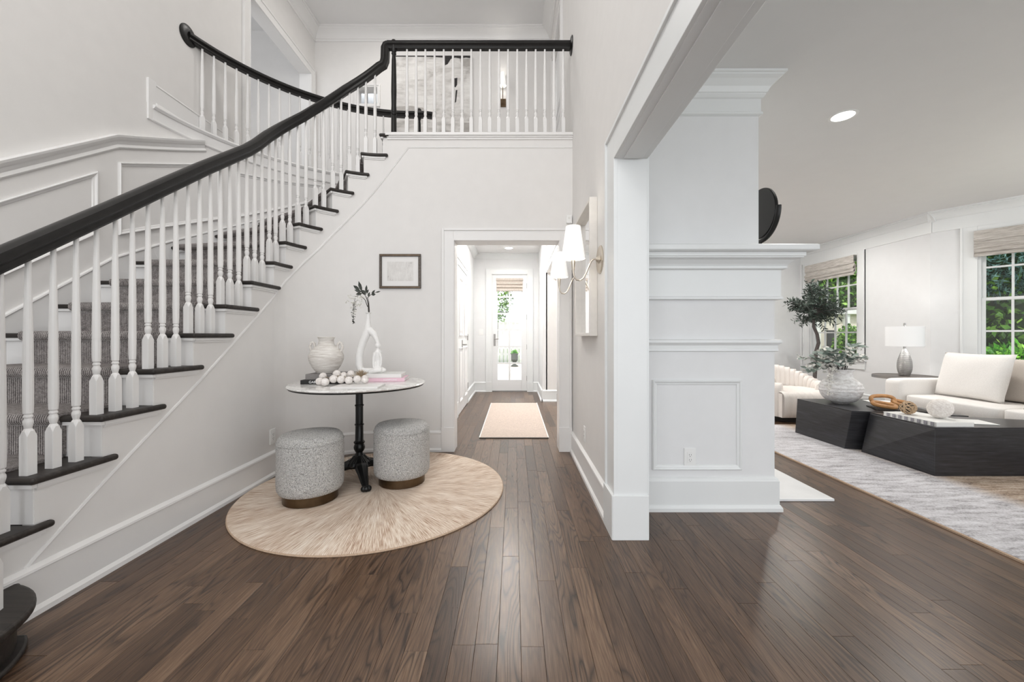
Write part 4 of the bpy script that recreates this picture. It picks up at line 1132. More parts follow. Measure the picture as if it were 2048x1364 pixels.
MB().box(GL - 0.02, GR + 0.02, 7.975, 7.985, 2.06, 2.235).build('cloth', M['linen_shade'], bl)
for i, z in enumerate((2.175, 2.11, 2.045)):
    m = MB(); m.tube([(GL - 0.02, 7.965, z), (GR + 0.02, 7.965, z)], [0.022 + 0.004 * i] * 2, 10); m.build('fold', M['linen_shade'], bl, smooth=0.8)

def sash_window(name, label, mp, u0, u1, z0, z1, cols, rows, mat='trim2'):
    """mp(u, d, z)->xyz with d towards the room (negative = outside)"""
    c0 = mp((u0 + u1) / 2, 0, z0)
    root = thing(name, label, 'window', c0, kind='structure')
    def B(u_a, u_b, d_a, d_b, za, zb, nm, mt, par=root, bev=0.0):
        vs_ = [mp(u_a, d_a, za), mp(u_b, d_a, za), mp(u_b, d_b, za), mp(u_a, d_b, za), mp(u_a, d_a, zb), mp(u_b, d_a, zb), mp(u_b, d_b, zb), mp(u_a, d_b, zb)]
        m = MB(); m.add(vs_, [(0,3,2,1),(4,5,6,7),(0,1,5,4),(1,2,6,5),(2,3,7,6),(3,0,4,7)])
        return m.build(nm, mt, par, bevel=bev)
    t = M[mat]
    for (a, b) in ((u0, u0 + 0.022), (u1 - 0.022, u1)): B(a, b, -0.115, -0.004, z0, z1, 'jamb', t)
    B(u0, u1, -0.115, -0.004, z1 - 0.02, z1, 'head_jamb', t); B(u0, u1, -0.115, 0.0, z0, z0 + 0.022, 'jamb', t)
    B(u0 - 0.17, u1 + 0.17, 0.0005, 0.05, z0 - 0.03, z0 + 0.003, 'sill', t, bev=0.004)
    B(u0 - 0.15, u1 + 0.15, 0.0005, 0.02, z0 - 0.16, z0 - 0.03, 'apron', t, bev=0.003)
    for (a, b) in ((u0 - 0.15, u0 - 0.004), (u1 + 0.004, u1 + 0.15)):
        c = B(a, b, 0.0005, 0.02, z0, z1 + 0.08, 'casing', t, bev=0.003)
        B(a if a < u0 - 0.1 else b - 0.022, (a if a < u0 - 0.1 else b - 0.022) + 0.022, 0.0005, 0.032, z0, z1 + 0.08, 'backband', t, bev=0.003)
    B(u0 - 0.004, u1 + 0.004, 0.0005, 0.02, z1, z1 + 0.08, 'casing', t, bev=0.003)
    a, b = u0 + 0.022, u1 - 0.022; zb_, zt_ = z0 + 0.022, z1 - 0.02; zm = (zb_ + zt_) / 2
    for d0, za, zc in ((-0.045, zb_, zm + 0.02), (-0.085, zm - 0.02, zt_)):
        sw = 0.036
        fr = MB()
        root2 = None
        def V(u_a, u_b, za2, zb2, dd=0.032):
            vs_ = [mp(u_a, d0 - dd, za2), mp(u_b, d0 - dd, za2), mp(u_b, d0, za2), mp(u_a, d0, za2), mp(u_a, d0 - dd, zb2), mp(u_b, d0 - dd, zb2), mp(u_b, d0, zb2), mp(u_a, d0, zb2)]
            fr.add(vs_, [(0,3,2,1),(4,5,6,7),(0,1,5,4),(1,2,6,5),(2,3,7,6),(3,0,4,7)])
        V(a, a + sw, za, zc); V(b - sw, b, za, zc); V(a + sw, b - sw, za, za + sw); V(a + sw, b - sw, zc - sw, zc)
        so = fr.build('sash', t, root)
        cw = (b - a - 2 * sw) / cols; rh = (zc - za - 2 * sw) / (rows // 2)
        for i in range(1, cols):
            uu = a + sw + cw * i; B(uu - 0.011, uu + 0.011, d0 - 0.026, d0 - 0.004, za + sw, zc - sw, 'glazing_bar', t)
        for i in range(1, rows // 2):
            zz = za + sw + rh * i; B(a + sw, b - sw, d0 - 0.025, d0 - 0.005, zz - 0.011, zz + 0.011, 'glazing_bar', t)
        for i in range(cols):
            for j in range(rows // 2):
                B(a + sw + cw * i + 0.003, a + sw + cw * (i+1) - 0.003, d0 - 0.018, d0 - 0.014, za + sw + rh * j + 0.003, za + sw + rh * (j+1) - 0.003, 'pane', M['glass'])
    return root
sash_window('window_1', 'white sash window behind the olive tree', lambda u, d, z: (5.6 - d, u, z), W1[0], W1[1], W1[2], W1[3], 4, 4)
sash_window('window_2', 'large white sash window with green hedge outside at the right edge', lambda u, d, z: bay(u, d, z), W2[0], W2[1], W2[2], W2[3], 4, 4)
def woven_shade(label, mp, u0, u1, ztop, zbot):
    root = thing('woven_shade', label, 'window shade', mp((u0 + u1) / 2, 0.05, ztop))
    def slab(pts, nm, par=root):
        """pts: polyline of (d, z); extruded u0..u1 with thickness"""
        th = 0.006; P = [Vector((d, z)) for d, z in pts]; inn = []
        for i, p in enumerate(P):
            t = (P[min(i+1, len(P)-1)] - P[max(i-1, 0)]).normalized(); inn.append(p + Vector((-t.y, t.x)) * -th)
        cyc = P + inn[::-1]; n = len(cyc)
        vs_ = [mp(u0, d, z) for d, z in cyc] + [mp(u1, d, z) for d, z in cyc]
        fs = [(i, (i+1) % n, n + (i+1) % n, n + i) for i in range(n)]
        for i in range(len(P) - 1):
            fs.append((i, i + 1, n - 2 - i, n - 1 - i)); fs.append((n + i, n + n - 1 - i, n + n - 2 - i, n + i + 1))
        m = MB(); m.add(vs_, fs); return m.build(nm, M['woven'], par, smooth=0.5)
    slab([(0.03, ztop), (0.085, ztop), (0.088, ztop - 0.02), (0.085, ztop - 0.13)], 'valance')
    h = ztop - 0.10
    slab([(0.07, h), (0.072, h - 0.06), (0.10, h - 0.10), (0.085, h - 0.125), (0.05, h - 0.12)], 'fold')
    slab([(0.062, h - 0.04), (0.064, h - 0.11), (0.092, h - 0.15), (0.08, h - 0.172), (0.045, h - 0.165)], 'fold')
    slab([(0.05, h - 0.05), (0.052, h - 0.16), (0.082, h - 0.20), (0.07, h - 0.222), (0.03, h - 0.215)], 'fold')
woven_shade('woven wood shade above the olive tree window', lambda u, d, z: (5.6 - d, u, z), W1[0] - 0.02, W1[1] + 0.02, 2.44, 2.08)
woven_shade('woven wood shade above the large window at the right edge', bay, W2[0] - 0.03, W2[1] + 0.03, 2.43, 2.08)
# ------------------------------------------------------------------ foyer furniture
RUG = (-0.99, 2.915)
rug = thing('round_rug', 'round beige rug with radiating woven strands under table and stools', 'rug', (RUG[0], RUG[1], 0))
m = MB(); rr = 0.912
m.lathe([(0.0, 0.0142), (0.3, 0.0142), (0.6, 0.0142), (rr - 0.02, 0.014), (rr - 0.006, 0.0115)], (RUG[0], RUG[1], 0), 96)
m.build('woven_field', M['jute'], rug, smooth=0.8)
MB().lathe([(rr - 0.014, 0.0005), (rr - 0.003, 0.0005), (rr, 0.005), (rr - 0.002, 0.010), (rr - 0.010, 0.0122), (rr - 0.014, 0.010)], (RUG[0], RUG[1], 0), 96, ring=True).build('binding', M['jute_edge'], rug, smooth=0.8)

def pouf(x, y, r, label):
    t = thing('pouf', label, 'stool', (x, y, 0.0145), 'grey boucle poufs under the round table')
    z = 0.0145
    m = MB(); R = r
    prof = [(0, 0.062), (R * 0.80, 0.062), (R * 0.93, 0.070), (R * 0.985, 0.092), (R, 0.13), (R, 0.25), (R * 0.998, 0.36), (R * 0.985, 0.40), (R * 0.95, 0.425), (R * 0.87, 0.443), (R * 0.6, 0.452), (0, 0.456)]
    m.lathe([(a, b + z - 0.0) for a, b in prof], (x, y, 0), 48)
    m.build('cushion', M['boucle'], t, smooth=1.2)
    m = MB(); m.lathe([(R * 0.80, 0.0), (R * 0.82, 0.002), (R * 0.82, 0.066), (0, 0.066)], (x, y, z), 48)
    m.build('plinth', M['bronze'], t, smooth=0.6)
    m = MB(); m.tube([(x + R * 0.992 * math.cos(a), y + R * 0.992 * math.sin(a), 0.398 + z) for a in [2*PI*i/48 for i in range(49)]], 0.0025, 5, cap=False)
    m.build('piping', M['boucle'], t, smooth=1)
    return t
pouf(-1.384, 2.71, 0.209, 'left grey boucle pouf with bronze plinth on the round rug')
pouf(-0.852, 3.025, 0.206, 'right grey boucle pouf with bronze plinth on the round rug')

TX, TY = -1.212, 3.115; TZ = 0.756
tb = thing('bistro_table', 'round marble-topped table on a black cast-iron pedestal', 'table', (TX, TY, 0.0145))
m = MB(); m.lathe([(0, TZ - 0.018), (0.48, TZ - 0.018), (0.497, TZ - 0.014), (0.503, TZ - 0.007), (0.499, TZ - 0.001), (0.492, TZ), (0, TZ)], (TX, TY, 0), 96)
m.build('tabletop', M['marble'], tb, smooth=0.5)
m = MB(); m.lathe([(0, TZ - 0.026), (0.488, TZ - 0.026), (0.494, TZ - 0.0185), (0, TZ - 0.0185)], (TX, TY, 0), 64); m.build('table_ring', M['black_metal'], tb, smooth=0.5)
m = MB(); prof = [(0.055, 0.150), (0.052, 0.165), (0.034, 0.195), (0.028, 0.205), (0.026, 0.212), (0.031, 0.218), (0.040, 0.235), (0.043, 0.252), (0.038, 0.270), (0.034, 0.278), (0.041, 0.284), (0.043, 0.292), (0.037, 0.298), (0.031, 0.304),
    (0.030, 0.42), (0.035, 0.424), (0.035, 0.432), (0.029, 0.436), (0.029, 0.57), (0.034, 0.574), (0.034, 0.582), (0.028, 0.586), (0.027, 0.70), (0.06, 0.725), (0.10, 0.7295)]
m.lathe(prof, (TX, TY, 0), 36, flute=(0.06, 12)); m.build('pedestal', M['black_metal'], tb, smooth=0.8)
m = MB(); m.lathe([(0.0, 0.10), (0.085, 0.110), (0.105, 0.125), (0.095, 0.145), (0.06, 0.168), (0.04, 0.19), (0.0, 0.19)], (TX, TY, 0), 64, flute=(0.07, 28)); m.build('pedestal_skirt', M['black_metal'], tb, smooth=0.4)
for ang in (-61, 29, 119, 209):
    a = math.radians(ang); d = Vector((math.cos(a), math.sin(a), 0)); sd = Vector((-d.y, d.x, 0))
    m = MB(); path = []; rs = []
    st = [(0.03, 0.115, 0.046), (0.08, 0.122, 0.050), (0.13, 0.112, 0.045), (0.18, 0.092, 0.037), (0.25, 0.066, 0.030), (0.30, 0.045, 0.023), (0.325, 0.036, 0.020)]
    rings = []; seg = 16
    for r_, z_, w_ in st:
        rings.append([Vector((TX, TY, z_)) + d * r_ + (sd * math.cos(2*PI*k/seg) * w_ * (1 - 0.10 * (k % 2)) + Vector((0, 0, 1)) * math.sin(2*PI*k/seg) * w_ * 0.72 * (1 - 0.10 * (k % 2))) for k in range(seg)])
    vs_ = [q for r_ in rings for q in r_]; fs = []
    for i in range(len(rings) - 1):
        for k in range(seg): fs.append((i*seg + k, i*seg + (k+1) % seg, (i+1)*seg + (k+1) % seg, (i+1)*seg + k))
    fs.append(tuple(range(seg))[::-1]); fs.append(tuple((len(rings)-1)*seg + k for k in range(seg)))
    m.add(vs_, fs)
    lg = m.build('leg', M['black_metal'], tb, smooth=0.6)
    m = MB(); c = Vector((TX, TY, 0.0)) + d * 0.335
    for q in (-1, 0, 1):
        cc_ = c + sd * 0.017 * q + d * (0.006 if q == 0 else 0)
        m.sphere((cc_.x, cc_.y, 0.036), (0.021, 0.021, 0.0213), 12, 8)
    m.build('paw_foot', M['black_metal'], lg, smooth=1)

def book(name, label, cx, cy, z, w_, d_, h, rot, cover, spine=None, group=None, pages='paper', text=None):
    """hard-cover book lying flat; spine faces local -y"""
    t = thing(name, label, 'book', (cx, cy, z), group)
    c, s_ = math.cos(rot), math.sin(rot)
    def R(mb): mb.v = [(cx + x * c - y * s_, cy + x * s_ + y * c, z + zz) for x, y, zz in mb.v]; return mb
    R(MB().box(-w_/2, w_/2, -d_/2, d_/2, 0, 0.003).box(-w_/2, w_/2, -d_/2, d_/2, h - 0.003, h).box(-w_/2, w_/2, -d_/2, -d_/2 + 0.003, 0.003, h - 0.003)).build('cover', cover, t, bevel=0.001)
    R(MB().box(-w_/2 + 0.003, w_/2 - 0.003, -d_/2 + 0.003, d_/2 - 0.004, 0.003, h - 0.003)).build('pages', M[pages], t)
    if text:
        cu = bpy.data.curves.new('spine_text', 'FONT'); cu.body = text[0]; cu.size = text[1]; cu.extrude = 0.0004
        cu.align_x = text[3] if len(text) > 3 else 'LEFT'; cu.align_y = 'CENTER'
        cu.materials.append(M['text_white'])
        tmp = bpy.data.objects.new('tmp_text', cu); tme = bpy.data.meshes.new_from_object(tmp); bpy.data.objects.remove(tmp)
        o = bpy.data.objects.new('spine_text', tme); COL.objects.link(o); o.parent = t
        lx = text[2]; ly = -d_/2 - 0.0006
        o.location = (lx * c - ly * s_, lx * s_ + ly * c, h / 2)
        o.rotation_euler = (PI/2, 0, rot)
    return t
TZ0 = TZ + 0.0006
book('book', 'black-spined book with white capital lettering at the bottom of the left stack', -1.445, 3.12, TZ0, 0.335, 0.25, 0.031, 0.05, M['book_black'], text=('GABRIELLE', 0.026, -0.105))
book('book', 'thick grey cloth book under the two-handled vase', -1.435, 3.135, TZ0 + 0.0315, 0.30, 0.235, 0.042, 0.02, M['book_grey'])
book('book', 'pink book with pale lettering at the bottom of the right stack', -1.045, 3.285, TZ0, 0.31, 0.25, 0.027, 0.12, M['book_pink'], text=('HAMPTONS', 0.019, 0.095, 'RIGHT'))
book('book', 'white-spined book with taupe cover on top of the pink book', -1.06, 3.30, TZ0 + 0.0275, 0.285, 0.24, 0.030, 0.10, M['paper'])
bpy.data.objects[-1] if False else None
tk = book('magazine', 'thin white book lying flat at the front of the table', -1.105, 2.83, TZ0, 0.32, 0.21, 0.013, 0.06, M['mat_board'])
# two-handled vase
VX, VY, VZ = -1.478, 3.13, TZ0 + 0.0315 + 0.0425
vs0 = thing('amphora_vase', 'whitewashed two-handled terracotta vase standing on the left book stack', 'vase', (VX, VY, VZ))
prof = [(0.0, 0.0), (0.066, 0.0), (0.076, 0.012)]
base_p = [(0.072, 0.005), (0.100, 0.045), (0.120, 0.085), (0.128, 0.118), (0.124, 0.148), (0.106, 0.178), (0.080, 0.203), (0.062, 0.222), (0.055, 0.245), (0.056, 0.265), (0.063, 0.276)]
def lerp_prof(P, n):
    out = []
    for i in range(len(P) - 1):
        for j in range(n):
            t = j / n; p0 = P[max(i-1, 0)]; p1 = P[i]; p2 = P[i+1]; p3 = P[min(i+2, len(P)-1)]
            f = lambda a, b, c, d: 0.5 * ((2*b) + (-a + c) * t + (2*a - 5*b + 4*c - d) * t*t + (-a + 3*b - 3*c + d) * t**3)
            out.append((f(p0[0], p1[0], p2[0], p3[0]), f(p0[1], p1[1], p2[1], p3[1])))
    out.append(P[-1]); return out
bp = [(r + 0.0012 * math.sin(z * 520), z) for r, z in lerp_prof(base_p, 7)]
m = MB(); m.lathe([(0, 0), (0.068, 0)] + bp + [(0.066, 0.279), (0.064, 0.284), (0.052, 0.284), (0.046, 0.27), (0.046, 0.24), (0, 0.20)], (VX, VY, VZ), 48)
m.build('vase_body', M['clay'], vs0, smooth=1.0)
for sg in (-1, 1):
    pa = [(VX + sg * x, VY, VZ + z) for x, z in ((0.112, 0.165), (0.124, 0.185), (0.128, 0.210), (0.120, 0.232), (0.106, 0.240), (0.094, 0.228), (0.088, 0.20), (0.090, 0.185))]
    m = MB(); m.tube(pa, [0.009, 0.0095, 0.010, 0.010, 0.010, 0.0095, 0.009, 0.009], 10); m.build('handle', M['clay'], vs0, smooth=1)
# looping bottle vase with seated figure
LX, LY, LZ = -1.165, 3.285, TZ0 + 0.0275 + 0.0305
lv = thing('loop_vase', 'tall white bottle vase looping down into a seated meditating figure', 'vase', (LX, LY, LZ))
m = MB()
L3 = lambda pts: [(LX + x, LY + y, LZ + z) for x, y, z in pts]
def P_(px, py): return ((px - 750) / 795 * 3.27, (745 - py) / 795 * 3.27)
def pl(lst, yy=0.0): return L3([(P_(a, b)[0], yy, P_(a, b)[1]) for a, b in lst])
m.tube(pl([(734, 741), (725, 740), (722, 728), (722, 712), (725, 697), (730, 682), (736, 668), (740, 656), (740, 645), (740.5, 634), (740.5, 626)]),
       [0.020, 0.028, 0.030, 0.030, 0.030, 0.031, 0.033, 0.030, 0.022, 0.0165, 0.0175], 16)
m.tube(pl([(736, 657), (744, 660), (752, 667), (757, 677), (760.5, 689)]), [0.030, 0.031, 0.026, 0.020, 0.015], 14)
m.tube(pl([(721, 736), (732, 741), (745, 741), (757, 740), (768, 739), (776, 739)]), [0.022, 0.024, 0.025, 0.028, 0.027, 0.010], 12)
m.tube(pl([(744, 743), (757, 739), (770, 738)], -0.025), [0.014, 0.024, 0.016], 10)
m.tube(pl([(760, 741), (760, 730), (760, 719), (760, 709), (760, 703), (760, 699), (760, 694)]), [0.034, 0.026, 0.022, 0.031, 0.032, 0.019, 0.015], 14)
hx, hz = P_(760.5, 690); m.sphere((LX + hx, LY - 0.004, LZ + hz), (0.023, 0.022, 0.025), 14, 10)
m.tube(pl([(755, 704), (752.5, 714), (752.5, 727), (753.5, 738)], -0.02), [0.012, 0.010, 0.009, 0.008], 8)
m.tube(pl([(765, 704), (768, 714), (767.5, 727), (765, 737)], -0.02), [0.012, 0.010, 0.009, 0.008], 8)
lvb = m.build('vase_body', M['white_ceramic'], lv, smooth=1)
rm = lvb.modifiers.new('remesh', 'REMESH'); rm.mode = 'VOXEL'; rm.voxel_size = 0.003; rm.use_smooth_shade = True
sm_ = lvb.modifiers.new('smooth', 'SMOOTH'); sm_.factor = 0.4; sm_.iterations = 2
mz = P_(0, 624.5)[1]
m = MB(); mx0 = P_(740.5, 0)[0]
m.lathe([(0.0155, -0.012), (0.018, -0.004), (0.024, 0.0), (0.024, 0.004), (0.014, 0.004), (0.012, -0.01)], (LX + mx0, LY, LZ + mz), 20, ring=True); m.build('lip', M['white_ceramic'], lv, smooth=0.8)
lo = min((lvb.matrix_world @ v.co).z for v in lvb.data.vertices)
# branch in the loop vase
br = thing('leafy_branch', 'dark grey leafy branch with hanging white wisteria standing in the tall white vase', 'branch', (LX + mx0, LY, LZ + mz))
def Q(px, py, y=0.0): a, b = P_(px, py); return Vector((LX + a, LY + y, LZ + b))
m = MB()
m.tube([Q(741, 640), Q(741, 622), Q(740, 606), Q(737, 594), Q(733, 586, -0.01), Q(726, 580, -0.015)], [0.004, 0.004, 0.0035, 0.003, 0.0025, 0.0015], 7)
m.tube([Q(742, 640), Q(742.5, 620), Q(740.5, 602, 0.01), Q(738, 594, 0.01), Q(744, 588, 0.01), Q(754, 583, 0.01), Q(764, 581, 0.01)], [0.004, 0.004, 0.003, 0.003, 0.0022, 0.0016, 0.001], 7)
m.tube([Q(739, 612), Q(734, 598), Q(725, 588, -0.02), Q(718, 592, -0.03), Q(714.5, 606, -0.03), Q(714, 630, -0.03), Q(714, 646, -0.03)], [0.003, 0.003, 0.002, 0.0018, 0.0015, 0.001, 0.0006], 6)
m.build('stem', M['stem'], br, smooth=1)
for (a, b, c_, d_, w_, y_) in [(729, 582, 723, 561, 9, -0.015), (725, 579, 713, 570, 8.5, -0.02), (730, 583, 716, 579, 7.5, -0.03), (735, 584, 737, 568, 7, 0.01), (737, 586, 742, 577, 5, 0.0),
        (731, 586, 719, 588, 8, -0.03), (736, 588, 727, 578, 10, 0.0), (741, 592, 745, 583, 6, -0.01), (746, 587, 754, 578, 6, 0.01), (747, 588, 756, 587, 6.5, 0.0), (754, 583, 765, 581, 3.5, 0.01)]:
    p, q = Q(a, b, y_), Q(c_, d_, y_ - 0.01); d = q - p
    m = MB(); m.leaf(p, d, (0.25 * random.uniform(-1, 1), -1, 0.35 * random.uniform(-1, 1)), d.length, w_ * 3.27 / 795 * 0.85, 0.03)
    m.build('leaf', M['leaf_dark'], br, smooth=1)
m = MB(); rg = random.Random(5)
def blossom(mb, c, s_, rg):
    for k in range(4):
        a = rg.uniform(0, 2*PI); d = Vector((math.cos(a), math.sin(a) * 0.7, rg.uniform(-0.9, 0.4))).normalized()
        sd = d.cross(Vector((rg.uniform(-1, 1), rg.uniform(-1, 1), rg.uniform(-1, 1)))).normalized()
        mb.quadleaf(c, d, sd, s_, s_ * 0.7)
for i in range(60):
    t = rg.random(); z = 590 + 44 * t
    cxp = 714 + rg.gauss(0, 5.5 * (1 - t * 0.75)); 
    if rg.random() < 0.35: cxp = 726 + rg.gauss(0, 4); z = 592 + 22 * rg.random()
    blossom(m, Q(cxp, z, -0.03 + rg.uniform(-0.02, 0.02)), 0.017 * (1.1 - 0.4 * t), rg)
m.build('blossom', M['petal'], br)
m = MB()
for i in range(46):
    t = rg.random() ** 0.8; z = 600 + 46 * t
    blossom(m, Q(714 + rg.gauss(0, 3.2 * (1.15 - t)), z, -0.03), 0.009, rg)
m.build('bud_cluster', M['leaf_dark'], br)
# bead garland with tassel
bg = thing('bead_garland', 'chalky white wooden bead garland with a raffia tassel lying across the books', 'bead garland', (-1.28, 2.93, TZ0))
beads = [(639, 763, 2.93, .0285), (650, 767.2, 2.88, .030), (646, 752.5, 3.0, .028), (664, 759, 2.91, .030), (673.5, 747.5, 2.985, .0285), (682, 759.2, 2.90, .0285), (684.5, 750.5, 3.02, .028), (697.7, 760.5, 2.885, .0285),
         (701, 748, 3.03, .0275), (711, 758.6, 2.90, .0275), (722.6, 759, 2.91, .0265), (730, 757, 2.96, .026)]
pos = []
top_mag = TZ0 + 0.013
for px, py, Y, r in beads:
    pos.append((Vector(((px - 1028) * Y / 795, Y, CAM_H - (py - 672) * Y / 795)), r))
for i in range(len(pos)):
    c_, r = pos[i]
    for j in range(60):
        bad = False
        for k in range(i):
            d = c_ - pos[k][0]; mn = r + pos[k][1] + 0.0005
            if d.length < mn: c_ = c_ + d.normalized() * (mn - d.length); bad = True
        floor_ = TZ0 + r if not (c_.x > -1.27 and c_.y < 2.95) else top_mag + r
        if c_.z < floor_: c_.z = floor_; bad = True
        if not bad: break
    pos[i] = (c_, r)
for c_, r in pos:
    m = MB(); m.lathe([(0.005, -r * 0.97), (r * 0.5, -r * 0.866), (r * 0.866, -r * 0.5), (r, 0), (r * 0.866, r * 0.5), (r * 0.5, r * 0.866), (0.005, r * 0.97)], (0, 0, 0), 20)
    q = Vector((0, 0, 1)).rotation_difference(Vector((rg.uniform(-1, 1), rg.uniform(-1, 0.2), rg.uniform(-0.4, 0.4))).normalized())
    m.v = [tuple(q @ Vector(v) + c_) for v in m.v]
    m.build('bead', M['bead'], bg, smooth=1)
m = MB(); m.tube([p for p, r in pos], 0.0025, 5); m.tube([pos[-1][0], (-1.185, 3.04, 0.815), (-1.20, 3.10, 0.835)], 0.003, 5); m.build('cord', M['raffia'], bg)
m = MB()
b0 = Vector((-1.175, 3.06, 0.805))
for i in range(150):
    d = Vector((rg.gauss(0.05, 0.5), rg.uniform(-0.5, 0.25), rg.uniform(0.25, 1))).normalized(); sd = d.cross(Vector((0, 1, 0.2))).normalized()
    L = rg.uniform(0.045, 0.075)
    m.add([b0 - sd * 0.001, b0 + sd * 0.001, b0 + d * L * 0.6 + sd * 0.0012, b0 + d * L - Vector((0, 0, 0.008)), b0 + d * L * 0.6 - sd * 0.0012], [(0, 1, 2, 3, 4)])
tag(m.build('tassel', M['raffia'], bg), kind=None)

# framed sketch
def framed(name, label, cat, c, w_, h, fw, depth, frame_mat, art_mat, matw, axis='Y'):
    t = thing(name, label, cat, c)
    x0_, x1_, z0_, z1_ = c[0] - w_/2, c[0] + w_/2, c[2] - h/2, c[2] + h/2; y = c[1]
    for (a, b, p, q, e) in ((x0_, x1_, z1_ - fw, z1_, 0), (x0_, x1_, z0_, z0_ + fw, 0), (x0_, x0_ + fw, z0_ + fw, z1_ - fw, 0), (x1_ - fw, x1_, z0_ + fw, z1_ - fw, 0)):
        m = MB().box(a, b, y - depth, y, p, q); m.build('frame_rail', frame_mat, t, bevel=0.003)
    for (a, b, p, q) in ((x0_ + fw * .35, x1_ - fw * .35, z1_ - fw * .65, z1_ - fw * .35), (x0_ + fw * .35, x1_ - fw * .35, z0_ + fw * .35, z0_ + fw * .65)):
        MB().box(a, b, y - depth - 0.002, y - depth, p, q).build('frame_bead', M['bronze'], t)
    MB().box(x0_ + fw, x1_ - fw, y - depth * 0.4, y - 0.001, z0_ + fw, z1_ - fw).build('mat_board', M['mat_board'], t)
    if art_mat:
        MB().box(x0_ + fw + matw, x1_ - fw - matw, y - depth * 0.4 - 0.0012, y - depth * 0.4 - 0.0002, z0_ + fw + matw, z1_ - fw - matw).build('sketch', art_mat, t)
    return t
fr_ = framed('picture_frame', 'small framed botanical sketch with antique silver frame on the wall above the table', 'picture', (-1.105, WB, 1.748), 0.402, 0.335, 0.024, 0.022, M['fr_wood'], M['sketch'], 0.05)
m = MB(); rg = random.Random(9)
for i in range(15):
    x = -1.105 + rg.uniform(-0.12, 0.11); z0_ = 1.66; z1_ = 1.66 + rg.uniform(0.08, 0.17); y = WB - 0.0095
    m.add([(x, y, z0_), (x + 0.0016, y, z0_), (x + 0.01, y, z1_), (x + 0.0085, y, z1_)], [(0, 1, 2, 3)])
    for k in range(4):
        a = rg.uniform(0, 6.28); c_ = Vector((x + 0.009 + rg.gauss(0, 0.007), y - 0.0003, z1_ - rg.uniform(0, 0.03)))
        m.quadleaf(c_, (math.cos(a), 0, math.sin(a)), (-math.sin(a), 0, math.cos(a)), 0.010, 0.006)
m.build('ink_drawing', plain('grey_ink', lin(120, 118, 116), 0.7), fr_)

# ------------------------------------------------------------------ right wall: mirror and sconces
mr = thing('wall_mirror', 'tall mirror in a deep pale frame on the right foyer wall', 'mirror', (XR, 3.03, 1.595))
y0_, y1_, z0_, z1_ = 2.71, 3.355, 1.12, 2.07; dp = 0.055; fw = 0.022
MB().box(XR - dp, XR - 0.001, y0_, y0_ + fw, z0_, z1_).build('frame_rail', M['mirror_frame'], mr, bevel=0.002)
MB().box(XR - dp, XR - 0.001, y1_ - fw, y1_, z0_, z1_).build('frame_rail', M['mirror_frame'], mr, bevel=0.002)
MB().box(XR - dp, XR - 0.001, y0_ + fw, y1_ - fw, z0_, z0_ + fw).build('frame_rail', M['mirror_frame'], mr, bevel=0.002)
MB().box(XR - dp, XR - 0.001, y0_ + fw, y1_ - fw, z1_ - fw, z1_).build('frame_rail', M['mirror_frame'], mr, bevel=0.002)
MB().box(XR - 0.012, XR - 0.008, y0_ + fw, y1_ - fw, z0_ + fw, z1_ - fw).build('mirror_glass', M['mirror'], mr)
MB().box(XR - 0.008, XR - 0.001, y0_ + 0.004, y1_ - 0.004, z0_ + 0.004, z1_ - 0.004).build('backing', M['slot'], mr)

def sconce(y, label):
    t = thing('wall_sconce', label, 'wall lamp', (XR, y, 1.624), 'wall sconces beside the foyer mirror')
    z = 1.624
    m = MB(); m.lathe([(0, 0), (0.092, 0), (0.092, 0.006), (0.086, 0.010), (0.078, 0.008), (0.03, 0.010), (0.022, 0.018), (0.012, 0.030), (0, 0.03)], (0, 0, 0), 36)
    m.v = [(XR - q[2], y + q[0], z + q[1]) for q in m.v]; m.build('backplate', M['nickel'], t, smooth=0.5)
    pa = []
    for (x, zz) in ((0.54, 1.624), (0.525, 1.628), (0.508, 1.612), (0.492, 1.575), (0.476, 1.535), (0.457, 1.500), (0.435, 1.486), (0.412, 1.490), (0.396, 1.512), (0.390, 1.545), (0.390, 1.60), (0.390, 1.66)):
        pa.append((x, y, zz))
    m = MB(); m.tube(pa, 0.0055, 10); m.lathe([(0.008, 1.55), (0.014, 1.60), (0.014, 1.66)], (0.39, y, 0), 12); m.build('arm', M['nickel'], t, smooth=1)
    m = MB(); m.lathe([(0.078, 1.628), (0.048, 1.842), (0.0465, 1.842), (0.0765, 1.628)], (0.39, y, 0), 40, ring=True)
    n = 4
    m.build('lamp_shade', M['shade_lit'], t, smooth=0.8)
    MB().sphere((0.39, y, 1.70), (0.02, 0.02, 0.03), 12, 8).build('bulb', M['can_lit'], t, smooth=1)
    l = bpy.data.lights.new('sconce_bulb', 'POINT'); l.energy = 2.2; l.color = (1, 0.93, 0.84); l.shadow_soft_size = 0.03
    lo_ = bpy.data.objects.new('sconce_light', l); lo_.location = (0.39 - XR, 0, 1.76 - z); lo_.parent = t; COL.objects.link(lo_)
    return t
sconce(2.62, 'nearer brushed nickel wall sconce with lit white shade in front of the mirror')
sconce(3.44, 'farther brushed nickel wall sconce with lit white shade beyond the mirror')

